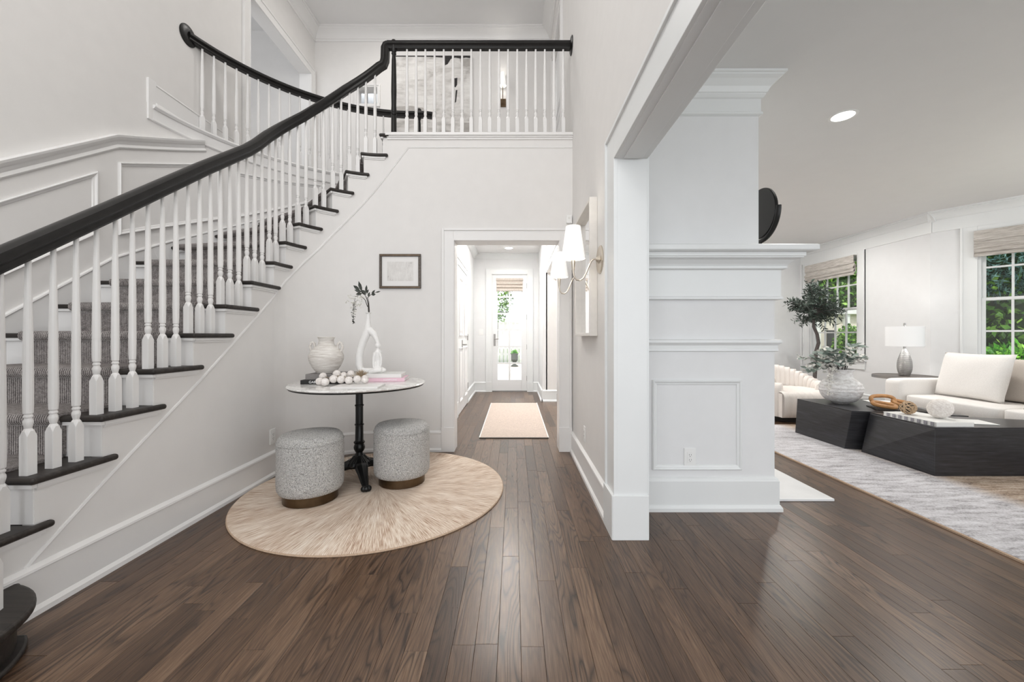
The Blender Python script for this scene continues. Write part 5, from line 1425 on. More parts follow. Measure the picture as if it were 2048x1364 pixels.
def outlet(label, mp, c):
    """mp(a, d, z): a along wall, d out of wall"""
    t = thing('wall_outlet', label, 'outlet', mp(0, 0, c))
    def B(a0, a1, d0, d1, z0, z1, nm, mt, bev=0.0):
        vs_ = [mp(a0, d0, z0), mp(a1, d0, z0), mp(a1, d1, z0), mp(a0, d1, z0), mp(a0, d0, z1), mp(a1, d0, z1), mp(a1, d1, z1), mp(a0, d1, z1)]
        return MB().add(vs_, [(0,3,2,1),(4,5,6,7),(0,1,5,4),(1,2,6,5),(2,3,7,6),(3,0,4,7)]).build(nm, mt, t, bevel=bev)
    B(-0.037, 0.037, 0.0003, 0.006, c - 0.06, c + 0.06, 'cover_plate', M['white_plastic'], 0.002)
    B(-0.018, 0.018, 0.006, 0.0085, c - 0.035, c + 0.035, 'receptacle', M['white_plastic'], 0.001)
    for zz in (c + 0.016, c - 0.016):
        for a in (-0.007, 0.006): B(a, a + 0.002, 0.0085, 0.009, zz - 0.003, zz + 0.006, 'slot', M['slot'])
        B(-0.002, 0.002, 0.0085, 0.009, zz - 0.011, zz - 0.007, 'slot', M['slot'])
    return t
outlet('white outlet plate in the panel of the chimney breast', lambda a, d, z: (1.131 + a, 2.56 - d, z), 0.34)
outlet('white outlet plate on the wall below the stair, left of the poufs', lambda a, d, z: (-1.94 + d, 3.19 + a, z), 0.315)
outlet('white outlet plate low on the right foyer wall', lambda a, d, z: (XR - d, 3.19 + a, z), 0.335)
sw = thing('light_switch', 'white light switch left of the garden door', 'switch', (-0.66, 7.98, 1.2))
MB().box(-0.70, -0.62, 7.972, 7.9797, 1.14, 1.26).build('cover_plate', M['white_plastic'], sw, bevel=0.001); MB().box(-0.675, -0.645, 7.968, 7.972, 1.17, 1.23).build('rocker', M['white_plastic'], sw)
sn = thing('motion_sensor', 'small white sensor above the right end of the hall opening', 'sensor', (0.535, WB, 2.25))
MB().box(0.508, 0.562, WB - 0.03, WB - 0.0005, 2.21, 2.29).build('housing', M['white_plastic'], sn, bevel=0.006); MB().sphere((0.535, WB - 0.03, 2.262), (0.012, 0.005, 0.012), 10, 6).build('lens', M['paper'], sn)

# hall runner and lights
hr = thing('hall_runner', 'pale woven rug in the middle of the hall floor', 'rug', (0, 5.49, 0))
MB().box(-0.373, 0.373, 4.36, 6.62, 0.0005, 0.008).build('woven_field', M['runner'], hr)
m = MB().box(-0.378, 0.378, 4.335, 4.36, 0.0005, 0.0085).box(-0.378, 0.378, 6.62, 6.645, 0.0005, 0.0085); m.build('end_binding', M['stem'], hr)
MB().box(-0.384, -0.373, 4.36, 6.62, 0.0005, 0.0088).build('binding', M['mat_board'], hr); MB().box(0.373, 0.384, 4.36, 6.62, 0.0005, 0.0088).build('binding', M['mat_board'], hr)
def downlight(x, y, r, label):
    t = thing('recessed_light', label, 'ceiling light', (x, y, ZC))
    MB().lathe([(r * 0.8, -0.0035), (r, -0.0035), (r * 1.03, -0.001), (r * 1.03, -0.0003), (r * 0.8, -0.0003)], (x, y, ZC), 32, ring=True).build('trim_ring', M['white_plastic'], t, smooth=0.6)
    MB().lathe([(0, -0.003), (r * 0.8, -0.003), (r * 0.8, -0.0005), (0, -0.0005)], (x, y, ZC), 32).build('lens', M['can_lit'], t)
downlight(2.466, 2.98, 0.09, 'recessed light in the living-room ceiling')
downlight(-0.1, 7.45, 0.09, 'recessed light in the hall ceiling')

# upstairs art, sconce, small lamp
art = thing('abstract_canvas', 'large pale grey abstract canvas with black marks on the gallery back wall', 'painting', (-1.245, 6.15, 4.82))
MB().box(-1.84, -0.65, 6.112, 6.149, 4.22, 5.43).build('canvas', M['abstract'], art)
m = MB()
def blot(pts, y=6.1105): m.add([(x, y, z) for x, z in pts] + [(x, y - 0.001, z) for x, z in pts], [tuple(range(len(pts)))[::-1], tuple(range(len(pts), 2*len(pts)))] + [(i, (i+1) % len(pts), len(pts) + (i+1) % len(pts), len(pts) + i) for i in range(len(pts))])
blot([(-1.84, 5.43), (-0.66, 5.43), (-0.66, 5.39), (-0.74, 5.40), (-0.82, 5.385), (-0.90, 5.40), (-0.97, 5.38), (-1.02, 5.30), (-1.06, 5.28), (-1.075, 5.40), (-1.3, 5.412), (-1.84, 5.415)])
blot([(-0.925, 5.08), (-0.87, 5.09), (-0.875, 4.98), (-0.90, 4.94), (-0.93, 4.96)])
blot([(-0.895, 4.90), (-0.87, 4.90), (-0.89, 4.72), (-0.91, 4.70)])
m.build('dark_mark', M['ink'], art)
m = MB(); blot([(-1.84, 4.64), (-1.60, 4.66), (-1.4, 4.63), (-1.35, 4.58), (-1.5, 4.56), (-1.7, 4.58), (-1.84, 4.56)]); blot([(-0.80, 4.40), (-0.68, 4.40), (-0.68, 4.26), (-0.80, 4.25)]); blot([(-0.84, 5.385), (-0.67, 5.385), (-0.67, 5.27), (-0.80, 5.26)])
m.build('grey_mark', plain('grey_paint', lin(168, 164, 160), 0.9, grain=0.1, gscale=20), art)
us = thing('gallery_sconce', 'slim bronze wall sconce with lit white shade on the gallery back wall', 'wall lamp', (-0.172, 6.15, 4.8))
MB().box(-0.222, -0.125, 6.13, 6.1497, 4.66, 4.78).build('backplate', M['bronze'], us, bevel=0.002)
m = MB(); m.tube([(-0.172, 6.13, 4.70), (-0.172, 6.08, 4.72), (-0.172, 6.07, 4.76), (-0.172, 6.07, 4.96)], 0.006, 8); m.build('arm', M['bronze'], us, smooth=1)
MB().lathe([(0.052, 4.94), (0.034, 5.14), (0.032, 5.14), (0.050, 4.94)], (-0.172, 6.07, 0), 24, ring=True).build('lamp_shade', M['shade_lit'], us, smooth=0.8)
MB().sphere((-0.172, 6.07, 5.0), (0.018, 0.018, 0.03), 10, 8).build('bulb', M['can_lit'], us, smooth=1)
l = bpy.data.lights.new('gallery_sconce_bulb', 'POINT'); l.energy = 3; l.color = (1, 0.95, 0.88); l.shadow_soft_size = 0.03
lo_ = bpy.data.objects.new('gallery_sconce_light', l); lo_.location = (0, -0.08, 0.25); lo_.parent = us; COL.objects.link(lo_)
PX = -2.58
pdn = thing('pendant_lamp', 'brown shaded lamp with a bright bulb seen through the small upstairs opening', 'lamp', (-2.58, 7.0, 5.5))
m = MB(); m.tube([(-2.58, 7.0, 5.5), (-2.58, 7.0, 5.02)], 0.006, 6); m.build('cord', M['stem'], pdn)
MB().lathe([(0.05, 4.92), (0.11, 4.80), (0.105, 4.80), (0.045, 4.92)], (-2.58, 7.0, 0), 24, ring=True).build('lamp_shade', M['tan_dark'], pdn, smooth=0.8)
MB().sphere((-2.58, 7.0, 4.99), (0.035, 0.035, 0.045), 12, 8).build('bulb', M['can_lit'], pdn, smooth=1)
l = bpy.data.lights.new('bedroom_bulb', 'POINT'); l.energy = 14; l.color = (0.92, 0.96, 1); l.shadow_soft_size = 0.05
lo_ = bpy.data.objects.new('bedroom_light', l); lo_.location = (0, 0, -0.38); lo_.parent = pdn; COL.objects.link(lo_)
# ------------------------------------------------------------------ living room
lr = thing('living_rug', 'large grey and tan mottled rug under the black coffee tables', 'rug', (4.2, 2.6, 0))
MB().box(2.515, 5.5, 0.1, 4.97, 0.0005, 0.014).build('pile_field', M['livrug'], lr, bevel=0.004)
MB().box(2.50, 2.515, 0.1, 4.97, 0.0005, 0.011).build('binding', M['jute_edge'], lr)
MB().box(2.50, 5.5, 4.97, 4.985, 0.0005, 0.011).build('binding', M['jute_edge'], lr)

def hexa(name, bot, top, z0, z1, mat, parent, bevel=0.003):
    n = len(bot); vs_ = [(x, y, z0) for x, y in bot] + [(x, y, z1) for x, y in top]
    fs = [tuple(range(n))[::-1], tuple(range(n, 2*n))] + [(i, (i+1) % n, n + (i+1) % n, n + i) for i in range(n)]
    return MB().add(vs_, fs).build(name, mat, parent, bevel=bevel)
ZR = 0.0145; ZT = 0.394
ct = thing('coffee_table', 'black wooden wedge coffee table at the front holding books and two balls', 'coffee table', (3.9, 3.4, ZR), 'black wedge coffee tables')
hexa('table_block', [(3.318, 3.135), (4.42, 3.135), (4.42, 3.44), (3.318, 3.80)], [(3.335, 3.150), (4.42, 3.150), (4.42, 3.45), (3.395, 3.79)], ZR, ZT - 0.012, M['blackwood'], ct)
hexa('tabletop', [(3.335, 3.150), (4.42, 3.150), (4.42, 3.45), (3.395, 3.79)], [(3.335, 3.150), (4.42, 3.150), (4.42, 3.45), (3.395, 3.79)], ZT - 0.0118, ZT, M['blackwood'], ct, 0.001)
ct2 = thing('coffee_table', 'black wooden wedge coffee table at the back holding the white vase and wooden chain', 'coffee table', (3.7, 4.1, ZR), 'black wedge coffee tables')
hexa('table_block', [(3.245, 3.905), (4.12, 3.64), (4.12, 4.56), (3.225, 4.56)], [(3.278, 3.860), (4.13, 3.61), (4.13, 4.60), (3.278, 4.60)], ZR, ZT - 0.012, M['blackwood'], ct2)
hexa('tabletop', [(3.278, 3.860), (4.13, 3.61), (4.13, 4.60), (3.278, 4.60)], [(3.278, 3.860), (4.13, 3.61), (4.13, 4.60), (3.278, 4.60)], ZT - 0.0118, ZT, M['blackwood'], ct2, 0.001)
TT = ZT + 0.0006
# big white vase with eucalyptus and blossoms
BX, BY = 3.55, 4.32
bv = thing('plaster_vase', 'round chalky white vase with ridged belly on the back coffee table', 'vase', (BX, BY, TT))
pr = lerp_prof([(0.075, 0.004), (0.128, 0.028), (0.168, 0.070), (0.186, 0.115), (0.190, 0.150), (0.187, 0.185), (0.170, 0.222), (0.138, 0.252), (0.110, 0.274), (0.100, 0.305), (0.106, 0.335), (0.118, 0.36)], 5)
pr = [(r + (0.005 if 0.132 < z < 0.146 or 0.168 < z < 0.182 or 0.205 < z < 0.217 else 0), z) for r, z in pr]
MB().lathe([(0, 0), (0.073, 0)] + pr + [(0.119, 0.366), (0.108, 0.366), (0.094, 0.33), (0.09, 0.28), (0, 0.22)], (BX, BY, TT), 48).build('vase_body', M['clay2'], bv, smooth=1.0)
eu = thing('flower_arrangement', 'eucalyptus sprays with white blossoms spilling from the round white vase', 'flowers', (BX, BY, TT + 0.366))
rg = random.Random(12)
stems = MB(); nleaf = 0
vt = Vector((BX, BY, TT + 0.34))
specs = []
for i in range(20):
    a = rg.uniform(0, 2*PI); out_ = rg.uniform(0.10, 0.24); up = rg.uniform(0.04, 0.26)
    if i < 5: a = PI + rg.uniform(-0.7, 0.7); out_ = rg.uniform(0.22, 0.34); up = rg.uniform(0.0, 0.12)
    specs.append((a, out_, up))
bl_ = MB()
for a, out_, up in specs:
    d = Vector((math.cos(a), math.sin(a), 0)); p0 = vt + d * 0.05; p1 = vt + d * out_ * 0.5 + Vector((0, 0, 0.06 + up)); p2 = vt + d * out_ + Vector((0, 0, up + 0.02))
    pts = [p0 * (1-t)**2 + p1 * 2*t*(1-t) + p2 * t*t for t in [i/6 for i in range(7)]]
    stems.tube(pts, [0.003, 0.003, 0.0026, 0.0022, 0.0018, 0.0015, 0.001], 6)
    for j in range(2, 7):
        for sg in (-1, 1):
            t = (pts[j] - pts[j-1]).normalized(); sd = t.cross(Vector((0, 0, 1))).normalized()
            dd = (t * 0.5 + sd * sg * 0.9 + Vector((0, 0, rg.uniform(-0.3, 0.6)))).normalized()
            m = MB(); m.leaf(pts[j], dd, (rg.uniform(-0.5, 0.5), rg.uniform(-0.8, 0.1), 1), rg.uniform(0.075, 0.11), rg.uniform(0.045, 0.065), 0.1)
            m.build('leaf', M['leaf_euc'], eu, smooth=1)
    for j in range(9):
        blossom(bl_, pts[rg.randint(2, 6)] + Vector((rg.gauss(0, 0.025), rg.gauss(0, 0.025), rg.gauss(0.01, 0.02))), 0.042, rg)
p0 = vt + Vector((-0.1, -0.06, 0)); hang = [p0, p0 + Vector((-0.08, -0.05, 0.05)), p0 + Vector((-0.13, -0.08, -0.03)), p0 + Vector((-0.14, -0.085, -0.13)), p0 + Vector((-0.135, -0.085, -0.23))]
stems.tube(hang, [0.002, 0.002, 0.0016, 0.0012, 0.0008], 5)
for i in range(70):
    t = rg.random(); k = min(3, int(t * 4)); q = hang[k].lerp(hang[k+1], t * 4 - k)
    blossom(bl_, q + Vector((rg.gauss(0, 0.014), rg.gauss(0, 0.014), rg.gauss(0, 0.01))), 0.020, rg)
stems.build('stem', M['stem'], eu, smooth=1); tag(bl_.build('blossom', M['petal'], eu))
# wooden chain of three links
wc = thing('wooden_chain', 'honey-coloured carved wooden chain links on the back coffee table', 'decor', (3.72, 3.98, TT))
def link_path(c, ax, ay, a, b, n=28):
    c = Vector(c); ax = Vector(ax).normalized(); ay = Vector(ay).normalized(); out = []
    for i in range(n + 1):
        t = 2 * PI * i / n; x = math.cos(t); y = math.sin(t)
        out.append(c + ax * (a * abs(x) ** 0.75 * (1 if x > 0 else -1)) + ay * (b * abs(y) ** 0.75 * (1 if y > 0 else -1)))
    return out
for c_, ax, ay, a, b in (((3.74, 4.03, TT + 0.066), (1, -0.15, 0.0), (0, 0.45, 0.9), 0.105, 0.044), ((3.65, 3.92, TT + 0.036), (0.75, -0.65, -0.12), (0.5, 0.6, 0.25), 0.085, 0.036), ((3.88, 3.97, TT + 0.040), (0.8, -0.5, -0.18), (0.4, 0.6, 0.35), 0.072, 0.034)):
    m = MB(); m.tube(link_path(c_, ax, ay, a, b), 0.0185, 10, cap=False); m.build('link', M['wood_chain'], wc, smooth=1)
book('tray', 'thin dark board under the wooden chain on the back coffee table', 3.80, 3.93, TT, 0.42, 0.24, 0.008, -0.35, M['stem'])
bpy.context.view_layer.update()
wc.location.z += 0.011
tr = [o for o in COL.objects if o.name.startswith('tray')][0]; tr['category'] = 'board'
book('magazine', 'white open magazine at the right corner of the back coffee table', 3.99, 4.28, TT, 0.24, 0.34, 0.008, -0.3, M['paper'])
# on the front table
b1 = book('book', 'white book with checked grey spine under the two balls on the front coffee table', 3.52, 3.40, TT, 0.30, 0.46, 0.036, 0.0, M['paper'], group=None)
m = MB(); 
for i in range(8):
    y = 3.19 + i * 0.054
    m.box(3.3665, 3.3697, y, y + 0.024, TT + 0.004, TT + 0.033)
m.build('spine_check', plain('grey_check', lin(150, 148, 154), 0.6), b1)
book('magazine', 'white folded sheet beside the checked book on the front coffee table', 3.85, 3.36, TT, 0.26, 0.20, 0.004, -0.25, M['paper'])
rb = thing('rattan_ball', 'brown woven rattan ball on the checked book', 'decorative ball', (3.47, 3.50, TT + 0.037))
rB = 0.058; cB = Vector((3.47, 3.50, TT + 0.037 + rB))
rg = random.Random(4)
m = MB()
for i in range(16):
    n = Vector((rg.gauss(0, 1), rg.gauss(0, 1), rg.gauss(0, 1))).normalized(); a = n.orthogonal().normalized(); b = n.cross(a); off = n * rg.uniform(-0.55, 0.55) * rB; r_ = math.sqrt(max(1e-6, rB**2 - off.length**2)) - 0.004
    m.tube([cB + off + (a * math.cos(t) + b * math.sin(t)) * r_ for t in [2*PI*k/26 for k in range(27)]], 0.0042, 6, cap=False)
m.build('weave', M['rattan'], rb, smooth=1)
MB().sphere(tuple(cB), rB * 0.78, 16, 10).build('core', M['stem'], rb, smooth=1)
wb = thing('ribbed_ball', 'white ribbed oval ball on the checked book', 'decorative ball', (3.57, 3.33, TT + 0.037))
m = MB(); rW = 0.078
pr = []
for i in range(0, 49):
    a = -PI/2 + PI * i / 48; k = 1 + 0.018 * math.cos(i * 2.1); pr.append((max(0.0, rW * math.cos(a) * k), rW * 1.08 * math.sin(a)))
m.lathe(pr, (0, 0, 0), 32); q = Vector((0, 0, 1)).rotation_difference(Vector((0.75, -0.2, 0.62)).normalized())
m.v = [tuple(q @ Vector(v)) for v in m.v]; zl = min(v[2] for v in m.v)
m.v = [(x + 3.57, y + 3.33, z - zl + TT + 0.0368) for x, y, z in m.v]
m.build('ball', M['bead'], wb, smooth=0.9)

# rounded upholstery helper: superellipsoid-ish cushion
def cushion(name, c, hx, hy, hz, mat, parent, rot=None, e=0.35, seg=28, rings=16, puff=0.0, pinch=0.0):
    m = MB(); sgn = lambda v: (1 if v >= 0 else -1)
    rot = rot or Matrix.Identity(3)
    vs_ = []; fs = []
    for j in range(rings + 1):
        ph = -PI/2 + PI * j / rings
        for i in range(seg):
            th = 2*PI*i/seg
            cp, sp, ct_, st = math.cos(ph), math.sin(ph), math.cos(th), math.sin(th)
            x = sgn(ct_) * abs(ct_)**e * abs(cp)**e; y = sgn(st) * abs(st)**e * abs(cp)**e; z = sgn(sp) * abs(sp)**e
            if pinch: z_ = z * (1 - pinch * (max(abs(x), abs(y)) ** 3)); z = z_
            v = rot @ Vector((x * hx, y * hy, z * hz)); vs_.append((c[0] + v.x, c[1] + v.y, c[2] + v.z))
    for j in range(rings):
        for i in range(seg):
            fs.append((j*seg + i, j*seg + (i+1) % seg, (j+1)*seg + (i+1) % seg, (j+1)*seg + i))
    m.add(vs_, fs)
    o = m.build(name, mat, parent, smooth=1.2)
    bm = bmesh.new(); bm.from_mesh(o.data); bmesh.ops.remove_doubles(bm, verts=bm.verts, dist=1e-5); bm.to_mesh(o.data); bm.free()
    return o
def pillow(name, label, c, w_, h, t_, tilt, yaw, mat, cat='pillow', parent=None):
    """square-cornered soft pillow: width along local y, height local z, thickness local x"""
    rt = thing(name, label, cat, c) if parent is None else parent
    n = 18; m = MB(); rot = Matrix.Rotation(yaw, 3, 'Z') @ Matrix.Rotation(tilt, 3, 'Y')
    vs_ = []; fs = []; rg_ = random.Random(int(w_ * 1000 + h * 77))
    for side in (1, -1):
        for j in range(n + 1):
            for i in range(n + 1):
                a = -1 + 2 * i / n; b = -1 + 2 * j / n
                th = max(0.0, (1 - abs(a)**2.6) * (1 - abs(b)**2.6)) ** 0.42
                ew = 1 - 0.05 * (1 - abs(a)**2) * (b**2); eh = 1 - 0.05 * (1 - abs(b)**2) * (a**2)
                wob = 0.012 * math.sin(5 * a + 3 * b) * th
                v = rot @ Vector((side * (t_/2 * th + wob * 0.4), a * w_/2 * eh, b * h/2 * ew)); vs_.append(tuple(Vector(c) + v))
    N = (n + 1) ** 2
    for s_ in (0, 1):
        for j in range(n):
            for i in range(n):
                q = [s_*N + j*(n+1) + i, s_*N + j*(n+1) + i + 1, s_*N + (j+1)*(n+1) + i + 1, s_*N + (j+1)*(n+1) + i]
                fs.append(tuple(q if s_ == 0 else q[::-1]))
    m.add(vs_, fs)
    o = m.build('pillow_cover' if parent is None else name, mat, rt, smooth=1.3)
    bm = bmesh.new(); bm.from_mesh(o.data); bmesh.ops.remove_doubles(bm, verts=bm.verts, dist=2e-4); bm.to_mesh(o.data); bm.free()
    return rt
# sofa
so = thing('sofa', 'ivory linen sofa under the large window', 'sofa', (5.0, 3.7, ZR))
YA = 4.64
cushion('arm', (4.97, YA + 0.10, 0.35), 0.47, 0.10, 0.265, M['linen'], so, e=0.16)
cushion('arm', (4.97, 2.00, 0.35), 0.47, 0.10, 0.265, M['linen'], so, e=0.16)
MB().box(4.53, 5.42, 2.10, YA, 0.10, 0.27).build('base_frame', M['linen'], so, bevel=0.01)
cushion('seat_cushion', (4.90, YA - 0.465, 0.36), 0.385, 0.455, 0.088, M['linen'], so, e=0.2)
cushion('seat_cushion', (4.90, YA - 1.385, 0.36), 0.385, 0.455, 0.088, M['linen'], so, e=0.2)
cushion('seat_cushion', (4.90, YA - 2.18, 0.36), 0.385, 0.33, 0.088, M['linen'], so, e=0.2)
cushion('backrest', (5.36, 3.37, 0.42), 0.10, 1.46, 0.34, M['linen'], so, e=0.15)
rt = Matrix.Rotation(math.radians(12), 3, 'Y')
cushion('back_cushion', (5.14, YA - 0.44, 0.66), 0.10, 0.43, 0.215, M['linen2'], so, rot=rt, e=0.32)
cushion('back_cushion', (5.12, YA - 1.33, 0.66), 0.10, 0.43, 0.225, M['linen2'], so, rot=rt, e=0.32)
for (x, y) in ((4.58, YA), (5.36, YA), (4.58, 2.05), (5.36, 2.05)): MB().box(x - 0.025, x + 0.025, y - 0.025, y + 0.025, 0, 0.10).build('leg', M['stem'], so)
for o_ in so.children:
    if o_.name.startswith('leg'): 
        for v in o_.data.vertices:
            if v.co.z < 0.01: v.co.z = 0.0001
pillow('throw_pillow', 'large ivory throw pillow leaning at the left end of the sofa', (4.90, 4.25, 0.695), 0.70, 0.50, 0.17, math.radians(14), math.radians(-4), M['linen'])
pillow('throw_pillow', 'white throw pillow cut off by the right edge of the picture', (4.80, 3.45, 0.64), 0.46, 0.42, 0.15, math.radians(20), math.radians(8), M['petal'])
# side table and lamp
stb = thing('side_table', 'round side table with metal rim beside the sofa arm', 'side table', (5.08, 5.14, 0))
MB().lathe([(0, 0.575), (0.315, 0.575), (0.315, 0.607), (0, 0.607)], (5.08, 5.17, 0), 48).build('tabletop', M['fr_wood'], stb, smooth=0.5)
MB().lathe([(0.316, 0.573), (0.322, 0.573), (0.322, 0.609), (0.316, 0.609)], (5.08, 5.17, 0), 48, ring=True).build('metal_rim', M['chrome'], stb, smooth=0.5)
MB().lathe([(0.16, 0.0), (0.16, 0.02), (0.03, 0.05), (0.03, 0.575)], (5.08, 5.17, 0), 24).build('pedestal', M['chrome'], stb, smooth=0.5)
lx, ly, lz = 5.08, 5.17, 0.6096
lm = thing('table_lamp', 'silver teardrop table lamp with white drum shade on the side table', 'lamp', (lx, ly, lz))
pr = lerp_prof([(0.052, 0.0), (0.070, 0.06), (0.076, 0.12), (0.070, 0.19), (0.052, 0.26), (0.030, 0.315), (0.016, 0.345)], 5)
MB().lathe([(0, 0)] + pr + [(0, 0.345)], (lx, ly, lz), 40).build('lamp_base', M['lampbody'], lm, smooth=1)
MB().lathe([(0.014, 0.345), (0.014, 0.385), (0.006, 0.39), (0.006, 0.64), (0.012, 0.645), (0.012, 0.675), (0, 0.68)], (lx, ly, lz), 16).build('lamp_stem', M['chrome'], lm, smooth=0.5)
MB().lathe([(0.188, 0.378), (0.188, 0.632), (0.185, 0.632), (0.185, 0.378)], (lx, ly, lz), 48, ring=True).build('lamp_shade', M['shade_off'], lm, smooth=0.6)
m = MB()
for k in range(3):
    a = 2*PI*k/3; m.tube([(lx, ly, lz + 0.628), (lx + 0.185 * math.cos(a), ly + 0.185 * math.sin(a), lz + 0.628)], 0.002, 5)
m.build('spider', M['chrome'], lm)
l = bpy.data.lights.new('table_lamp_bulb', 'POINT'); l.energy = 5.0; l.color = (1, 0.97, 0.93); l.shadow_soft_size = 0.03
lo_ = bpy.data.objects.new('table_lamp_light', l); lo_.location = (0.03, 0, 0.5); lo_.parent = lm; COL.objects.link(lo_)

# channel-tufted barrel chair
chx, chy = 3.78, 5.52
bc = thing('barrel_chair', 'pale channel-tufted barrel chair behind the coffee tables', 'armchair', (chx, chy, 0))
RW, TH = 0.50, 0.15
n = 30; A0, A1 = math.radians(-52), math.radians(232)
for i in range(n):
    a0 = A0 + (A1 - A0) * i / n; a1 = A0 + (A1 - A0) * (i + 1) / n; am = (a0 + a1) / 2
    back = max(0.0, math.sin(am)); zt = 0.50 + 0.20 * back ** 1.2
    vs_ = []; q = []
    # ribbed channel cross-section swept vertically and rolled over the top
    seg = 7; layers = [(0.07, 0), (zt - 0.08, 0), (zt - 0.03, 0.012), (zt, 0.045)]
    inner, outer_ = [], []
    for (z, ins) in layers:
        ring = []
        for k in range(seg + 1):
            t = k / seg; a = a0 + (a1 - a0) * t; bulge = 0.014 * math.sin(PI * t)
            ring.append(((RW - TH - bulge + ins) * math.cos(a), (RW - TH - bulge + ins) * math.sin(a), z))
        for k in range(seg, -1, -1):
            t = k / seg; a = a0 + (a1 - a0) * t; bulge = 0.014 * math.sin(PI * t)
            ring.append(((RW + bulge - ins) * math.cos(a), (RW + bulge - ins) * math.sin(a), z))
        q.append(ring)
    N = len(q[0]); vs_ = [(chx + x, chy + y * 0.92, z) for r in q for x, y, z in r]; fs = []
    for j in range(len(q) - 1):
        for k in range(N): fs.append((j*N + k, j*N + (k+1) % N, (j+1)*N + (k+1) % N, (j+1)*N + k))
    fs.append(tuple(range(N))[::-1])
    for k in range(seg): fs.append(((len(q)-1)*N + k, (len(q)-1)*N + k + 1, (len(q)-1)*N + N - 2 - k, (len(q)-1)*N + N - 1 - k))
    MB().add(vs_, fs).build('channel', M['chairfab'], bc, smooth=0.8)
# seat with channels
ns = 9
for i in range(ns):
    xa = -0.335 + 0.67 * i / ns; xb = -0.335 + 0.67 * (i + 1) / ns; seg = 6; N = seg + 1; vs_ = []; fs = []
    rows_ = [(-0.43, 0.08, 0), (-0.452, 0.12, 0), (-0.455, 0.33, 0), (-0.44, 0.37, 1), (-0.40, 0.392, 1), (-0.1, 0.40, 1), (0.25, 0.395, 1)]
    for (y, z, up) in rows_:
        for k in range(N):
            t = k / seg; b = 0.010 * math.sin(PI * t)
            vs_.append((chx + xa + (xb - xa) * t, chy + y - (b if not up else b * 0.3), z + (b if up else 0)))
    for j in range(len(rows_) - 1):
        for k in range(seg): fs.append((j*N + k, j*N + k + 1, (j+1)*N + k + 1, (j+1)*N + k))
    MB().add(vs_, fs).build('seat_channel', M['chairfab'], bc, smooth=0.9)
MB().prism([(chx + x, chy + y) for x, y in ((-0.34, -0.42), (0.34, -0.42), (0.36, 0.1), (0.2, 0.3), (-0.2, 0.3), (-0.36, 0.1))], 0.07, 0.375).build('seat_core', M['chairfab'], bc)
MB().lathe([(0.40, 0.0), (0.40, 0.07), (0, 0.07)], (chx, chy, 0), 36).build('plinth', M['stem'], bc)
pillow('throw_pillow', 'small ivory pillow inside the left arm of the barrel chair', (chx - 0.25, chy - 0.02, 0.555), 0.34, 0.32, 0.10, math.radians(-24), math.radians(-25), M['linen2'])

# topiary olive tree
tx, ty = 5.12, 6.78
tr_ = thing('olive_tree', 'potted olive topiary tree with grey-green ball crown by the window', 'tree', (tx, ty, 0))
MB().lathe([(0, 0), (0.13, 0), (0.17, 0.28), (0.18, 0.30), (0.165, 0.30), (0.155, 0.26), (0, 0.25)], (tx, ty, 0), 28).build('pot', M['clay'], tr_, smooth=0.6)
m = MB(); m.tube([(tx, ty, 0.25), (tx + 0.02, ty, 0.6), (tx + 0.03, ty, 0.85), (tx + 0.075, ty, 1.0), (tx + 0.05, ty, 1.15), (tx - 0.01, ty, 1.28), (tx - 0.01, ty, 1.5)], [0.032, 0.030, 0.029, 0.028, 0.026, 0.024, 0.016], 10)
rg = random.Random(21); cC = Vector((tx + 0.0, ty, 1.64))
lf = MB()
for i in range(105):
    d = Vector((rg.gauss(0, 1), rg.gauss(0, 1), rg.gauss(0, 1))).normalized(); R = rg.uniform(0.28, 0.44)
    p0 = cC + Vector((0, 0, -0.12)) + d * 0.03; p2 = cC + Vector((d.x * R * 0.95, d.y * R * 0.95, d.z * R * 1.02)); p1 = (p0 + p2) / 2 + Vector((rg.gauss(0, .03), rg.gauss(0, .03), 0.03))
    pts = [p0 * (1-t)**2 + p1 * 2*t*(1-t) + p2 * t*t for t in [k/6 for k in range(7)]]
    m.tube(pts, [0.008, 0.006, 0.005, 0.004, 0.003, 0.002, 0.0015], 5)
    for j in range(20):
        t = 0.3 + 0.7 * j / 19; k = min(5, int(t * 6)); q = pts[k].lerp(pts[k+1], t * 6 - k); ax = (pts[k+1] - pts[k]).normalized()
        sd = ax.cross(Vector((rg.gauss(0, 1), rg.gauss(0, 1), rg.gauss(0, 1)))).normalized()
        lf.leaf(q, (ax * 0.6 + sd).normalized(), Vector((rg.gauss(0, 1), rg.gauss(0, 1), rg.gauss(0, 1))), rg.uniform(0.055, 0.085), rg.uniform(0.018, 0.026), 0.1)
m.build('trunk', M['bark'], tr_, smooth=1)
tag(lf.build('foliage', M['leaf_olive'], tr_, smooth=1), kind='stuff')

# disc sculpture on the mantel
ds = thing('disc_sculpture', 'black disc sculpture on a curved stand on the mantel', 'sculpture', (1.80, 2.90, 1.678))
m = MB(); m.lathe([(0, -0.012), (0.176, -0.012), (0.18, -0.006), (0.18, 0.006), (0.176, 0.012), (0, 0.012)], (0, 0, 0), 56)
m.v = [(1.80 + z, 2.90 + x, 2.01 + y) for x, y, z in m.v]; m.build('disc', M['black_metal'], ds, smooth=0.5)
m = MB(); m.tube([(1.80, 2.90 + 0.20 * math.cos(a), 2.01 + 0.20 * math.sin(a)) for a in [math.radians(t) for t in range(-180, 31, 6)]], 0.016, 8); m.build('cradle', M['black_metal'], ds, smooth=1)
m = MB(); m.tube([(1.80, 2.90, 1.70), (1.80, 2.90, 1.82)], 0.009, 10); m.lathe([(0.06, 0), (0.06, 0.012), (0.012, 0.022)], (1.80, 2.90, 1.6786), 24); m.build('stand', M['black_metal'], ds, smooth=0.5)

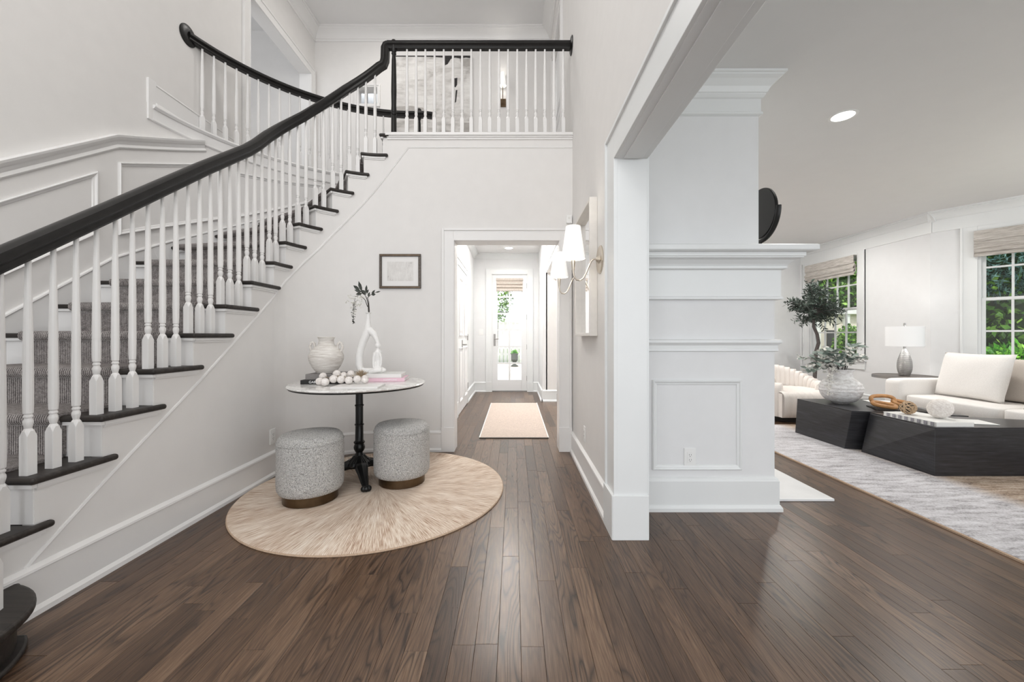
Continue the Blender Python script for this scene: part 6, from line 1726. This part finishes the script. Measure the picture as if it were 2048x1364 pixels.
# ------------------------------------------------------------------ outside
g = MB().box(-14, 24, 8.12, 40, -0.35, -0.15).box(7.0, 24, -6, 8.12, -0.35, -0.15).box(5.75, 7.0, 5.6, 8.12, -0.35, -0.15).build('lawn', M['lawn']); S(g, 'green lawn outside the windows', 'ground')
pt = MB().box(-3.5, 3.2, 8.14, 18.5, -0.149, -0.11).build('patio', M['patio']); S(pt, 'pale stone patio outside the garden door', 'ground')
m = MB()
for y in (10.6, 13.4, 16.2): m.box(-3.5, 3.2, y, y + 0.35, -0.1095, -0.104)
S(m.build('patio_border', M['fence_white']), 'white stone bands across the patio', 'ground')
fc = thing('white_fence', 'white board fence beyond the patio', 'fence', (-0.5, 19, -0.15))
bd = MB().box(-4, -3.84, 18.98, 19.02, -0.15, 1.75).build('fence_board', M['fence_white'], fc)
for i in range(1, 44): dup(bd, (0.185 * i, 0, 0), fc)
MB().box(-4, 4.15, 19.02, 19.08, 0.2, 0.3).box(-4, 4.15, 19.02, 19.08, 1.4, 1.5).build('fence_rail', M['fence_white'], fc)
MB().box(-4, 4.15, 18.94, 19.1, 1.75, 1.8).build('fence_cap', M['fence_white'], fc)
un = thing('garden_urn', 'dark green footed urn with a small plant on the patio outside the garden door', 'planter', (0.02, 16.0, -0.104))
MB().lathe([(0, 0), (0.14, 0), (0.15, 0.03), (0.10, 0.06), (0.04, 0.10), (0.035, 0.15), (0.09, 0.19), (0.13, 0.25), (0.14, 0.32), (0.135, 0.46), (0.165, 0.52), (0.15, 0.53), (0.11, 0.50), (0, 0.48)], (0.02, 16.0, -0.104), 28).build('urn_body', M['urn'], un, smooth=0.7)
rg = random.Random(8); m = MB()
for i in range(220):
    d = Vector((rg.gauss(0, 0.6), rg.gauss(0, 0.6), abs(rg.gauss(0, 1)))).normalized(); p = Vector((0.02, 16.0, 0.40)) + d * rg.uniform(0.02, 0.14)
    m.quadleaf(p, d, d.cross(Vector((rg.gauss(0, 1), rg.gauss(0, 1), 0.3))).normalized(), 0.06, 0.035)
tag(m.build('foliage', M['fern'], un), kind='stuff')
def bush(name, label, c, rx, ry, rz, nl, ls, mat, seed, core=True, cat='bush', group=None, trunk=None, asp=0.5):
    rg = random.Random(seed); t = thing(name, label, cat, (c[0], c[1], -0.15), group)
    m = MB()
    for i in range(nl):
        d = Vector((rg.gauss(0, 1), rg.gauss(0, 1), rg.gauss(0, 1))).normalized(); k = rg.uniform(0.72, 1.06)
        p = Vector((c[0] + d.x * rx * k, c[1] + d.y * ry * k, c[2] + d.z * rz * k))
        if p.z < -0.12: continue
        dd = (d * 0.5 + Vector((rg.gauss(0, 0.6), rg.gauss(0, 0.6), rg.gauss(-0.1, 0.6)))).normalized()
        m.quadleaf(p, dd, dd.cross(Vector((rg.gauss(0, 1), rg.gauss(0, 1), rg.gauss(0, 1)))).normalized(), ls * rg.uniform(0.7, 1.3), ls * asp * rg.uniform(0.7, 1.3))
    tag(m.build('foliage', mat, t), kind='stuff')
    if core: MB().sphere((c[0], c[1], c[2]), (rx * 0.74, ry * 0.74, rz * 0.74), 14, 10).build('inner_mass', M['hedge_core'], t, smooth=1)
    if trunk: MB().tube([(c[0], c[1], -0.15), (c[0] + 0.05, c[1], c[2] * 0.5), (c[0], c[1], c[2])], [0.12, 0.1, 0.06], 8).build('trunk', M['bark'], t, smooth=1)
    return t
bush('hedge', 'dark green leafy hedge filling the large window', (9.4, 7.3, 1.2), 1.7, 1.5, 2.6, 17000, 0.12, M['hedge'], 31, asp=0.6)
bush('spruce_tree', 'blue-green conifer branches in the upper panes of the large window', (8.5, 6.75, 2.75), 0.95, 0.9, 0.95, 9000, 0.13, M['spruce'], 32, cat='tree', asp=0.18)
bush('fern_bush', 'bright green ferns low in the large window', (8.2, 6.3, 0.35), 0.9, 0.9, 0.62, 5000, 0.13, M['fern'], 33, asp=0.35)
bush('garden_tree', 'green tree seen through the olive tree window', (11.6, 14.3, 3.4), 2.2, 1.2, 2.6, 13000, 0.17, M['hedge'], 34, cat='tree', asp=0.6, trunk=True)
bush('garden_tree', 'leafy green bush low in the olive tree window', (9.9, 11.7, 0.5), 0.42, 0.42, 0.9, 2600, 0.1, M['hedge'], 35, asp=0.6)
bush('garden_tree', 'green tree above the fence in the garden door glass', (-0.85, 17.6, 3.1), 0.75, 0.7, 1.35, 1500, 0.15, M['hedge'], 36, core=False, cat='tree', trunk=True)
hs = thing('neighbour_house', 'pale clapboard house seen low in the olive tree window', 'house', (10.0, 12.5, -0.15))
bd = MB().box(8.4, 11.4, 12.4, 12.43, -0.15, 0.0).build('siding_board', M['siding'], hs)
for i in range(1, 13): dup(bd, (0, 0.004 * 0, 0.15 * i), hs)
MB().box(9.35, 9.5, 12.3, 12.4, -0.15, 1.9).box(10.25, 10.4, 12.3, 12.4, -0.15, 1.9).build('corner_board', M['fence_white'], hs)
MB().box(8.3, 11.5, 12.25, 12.7, 1.8, 1.95).build('eave_board', M['fence_white'], hs)
MB().box(9.75, 10.0, 12.35, 12.4, 0.3, 1.3).build('window', M['slot'], hs)
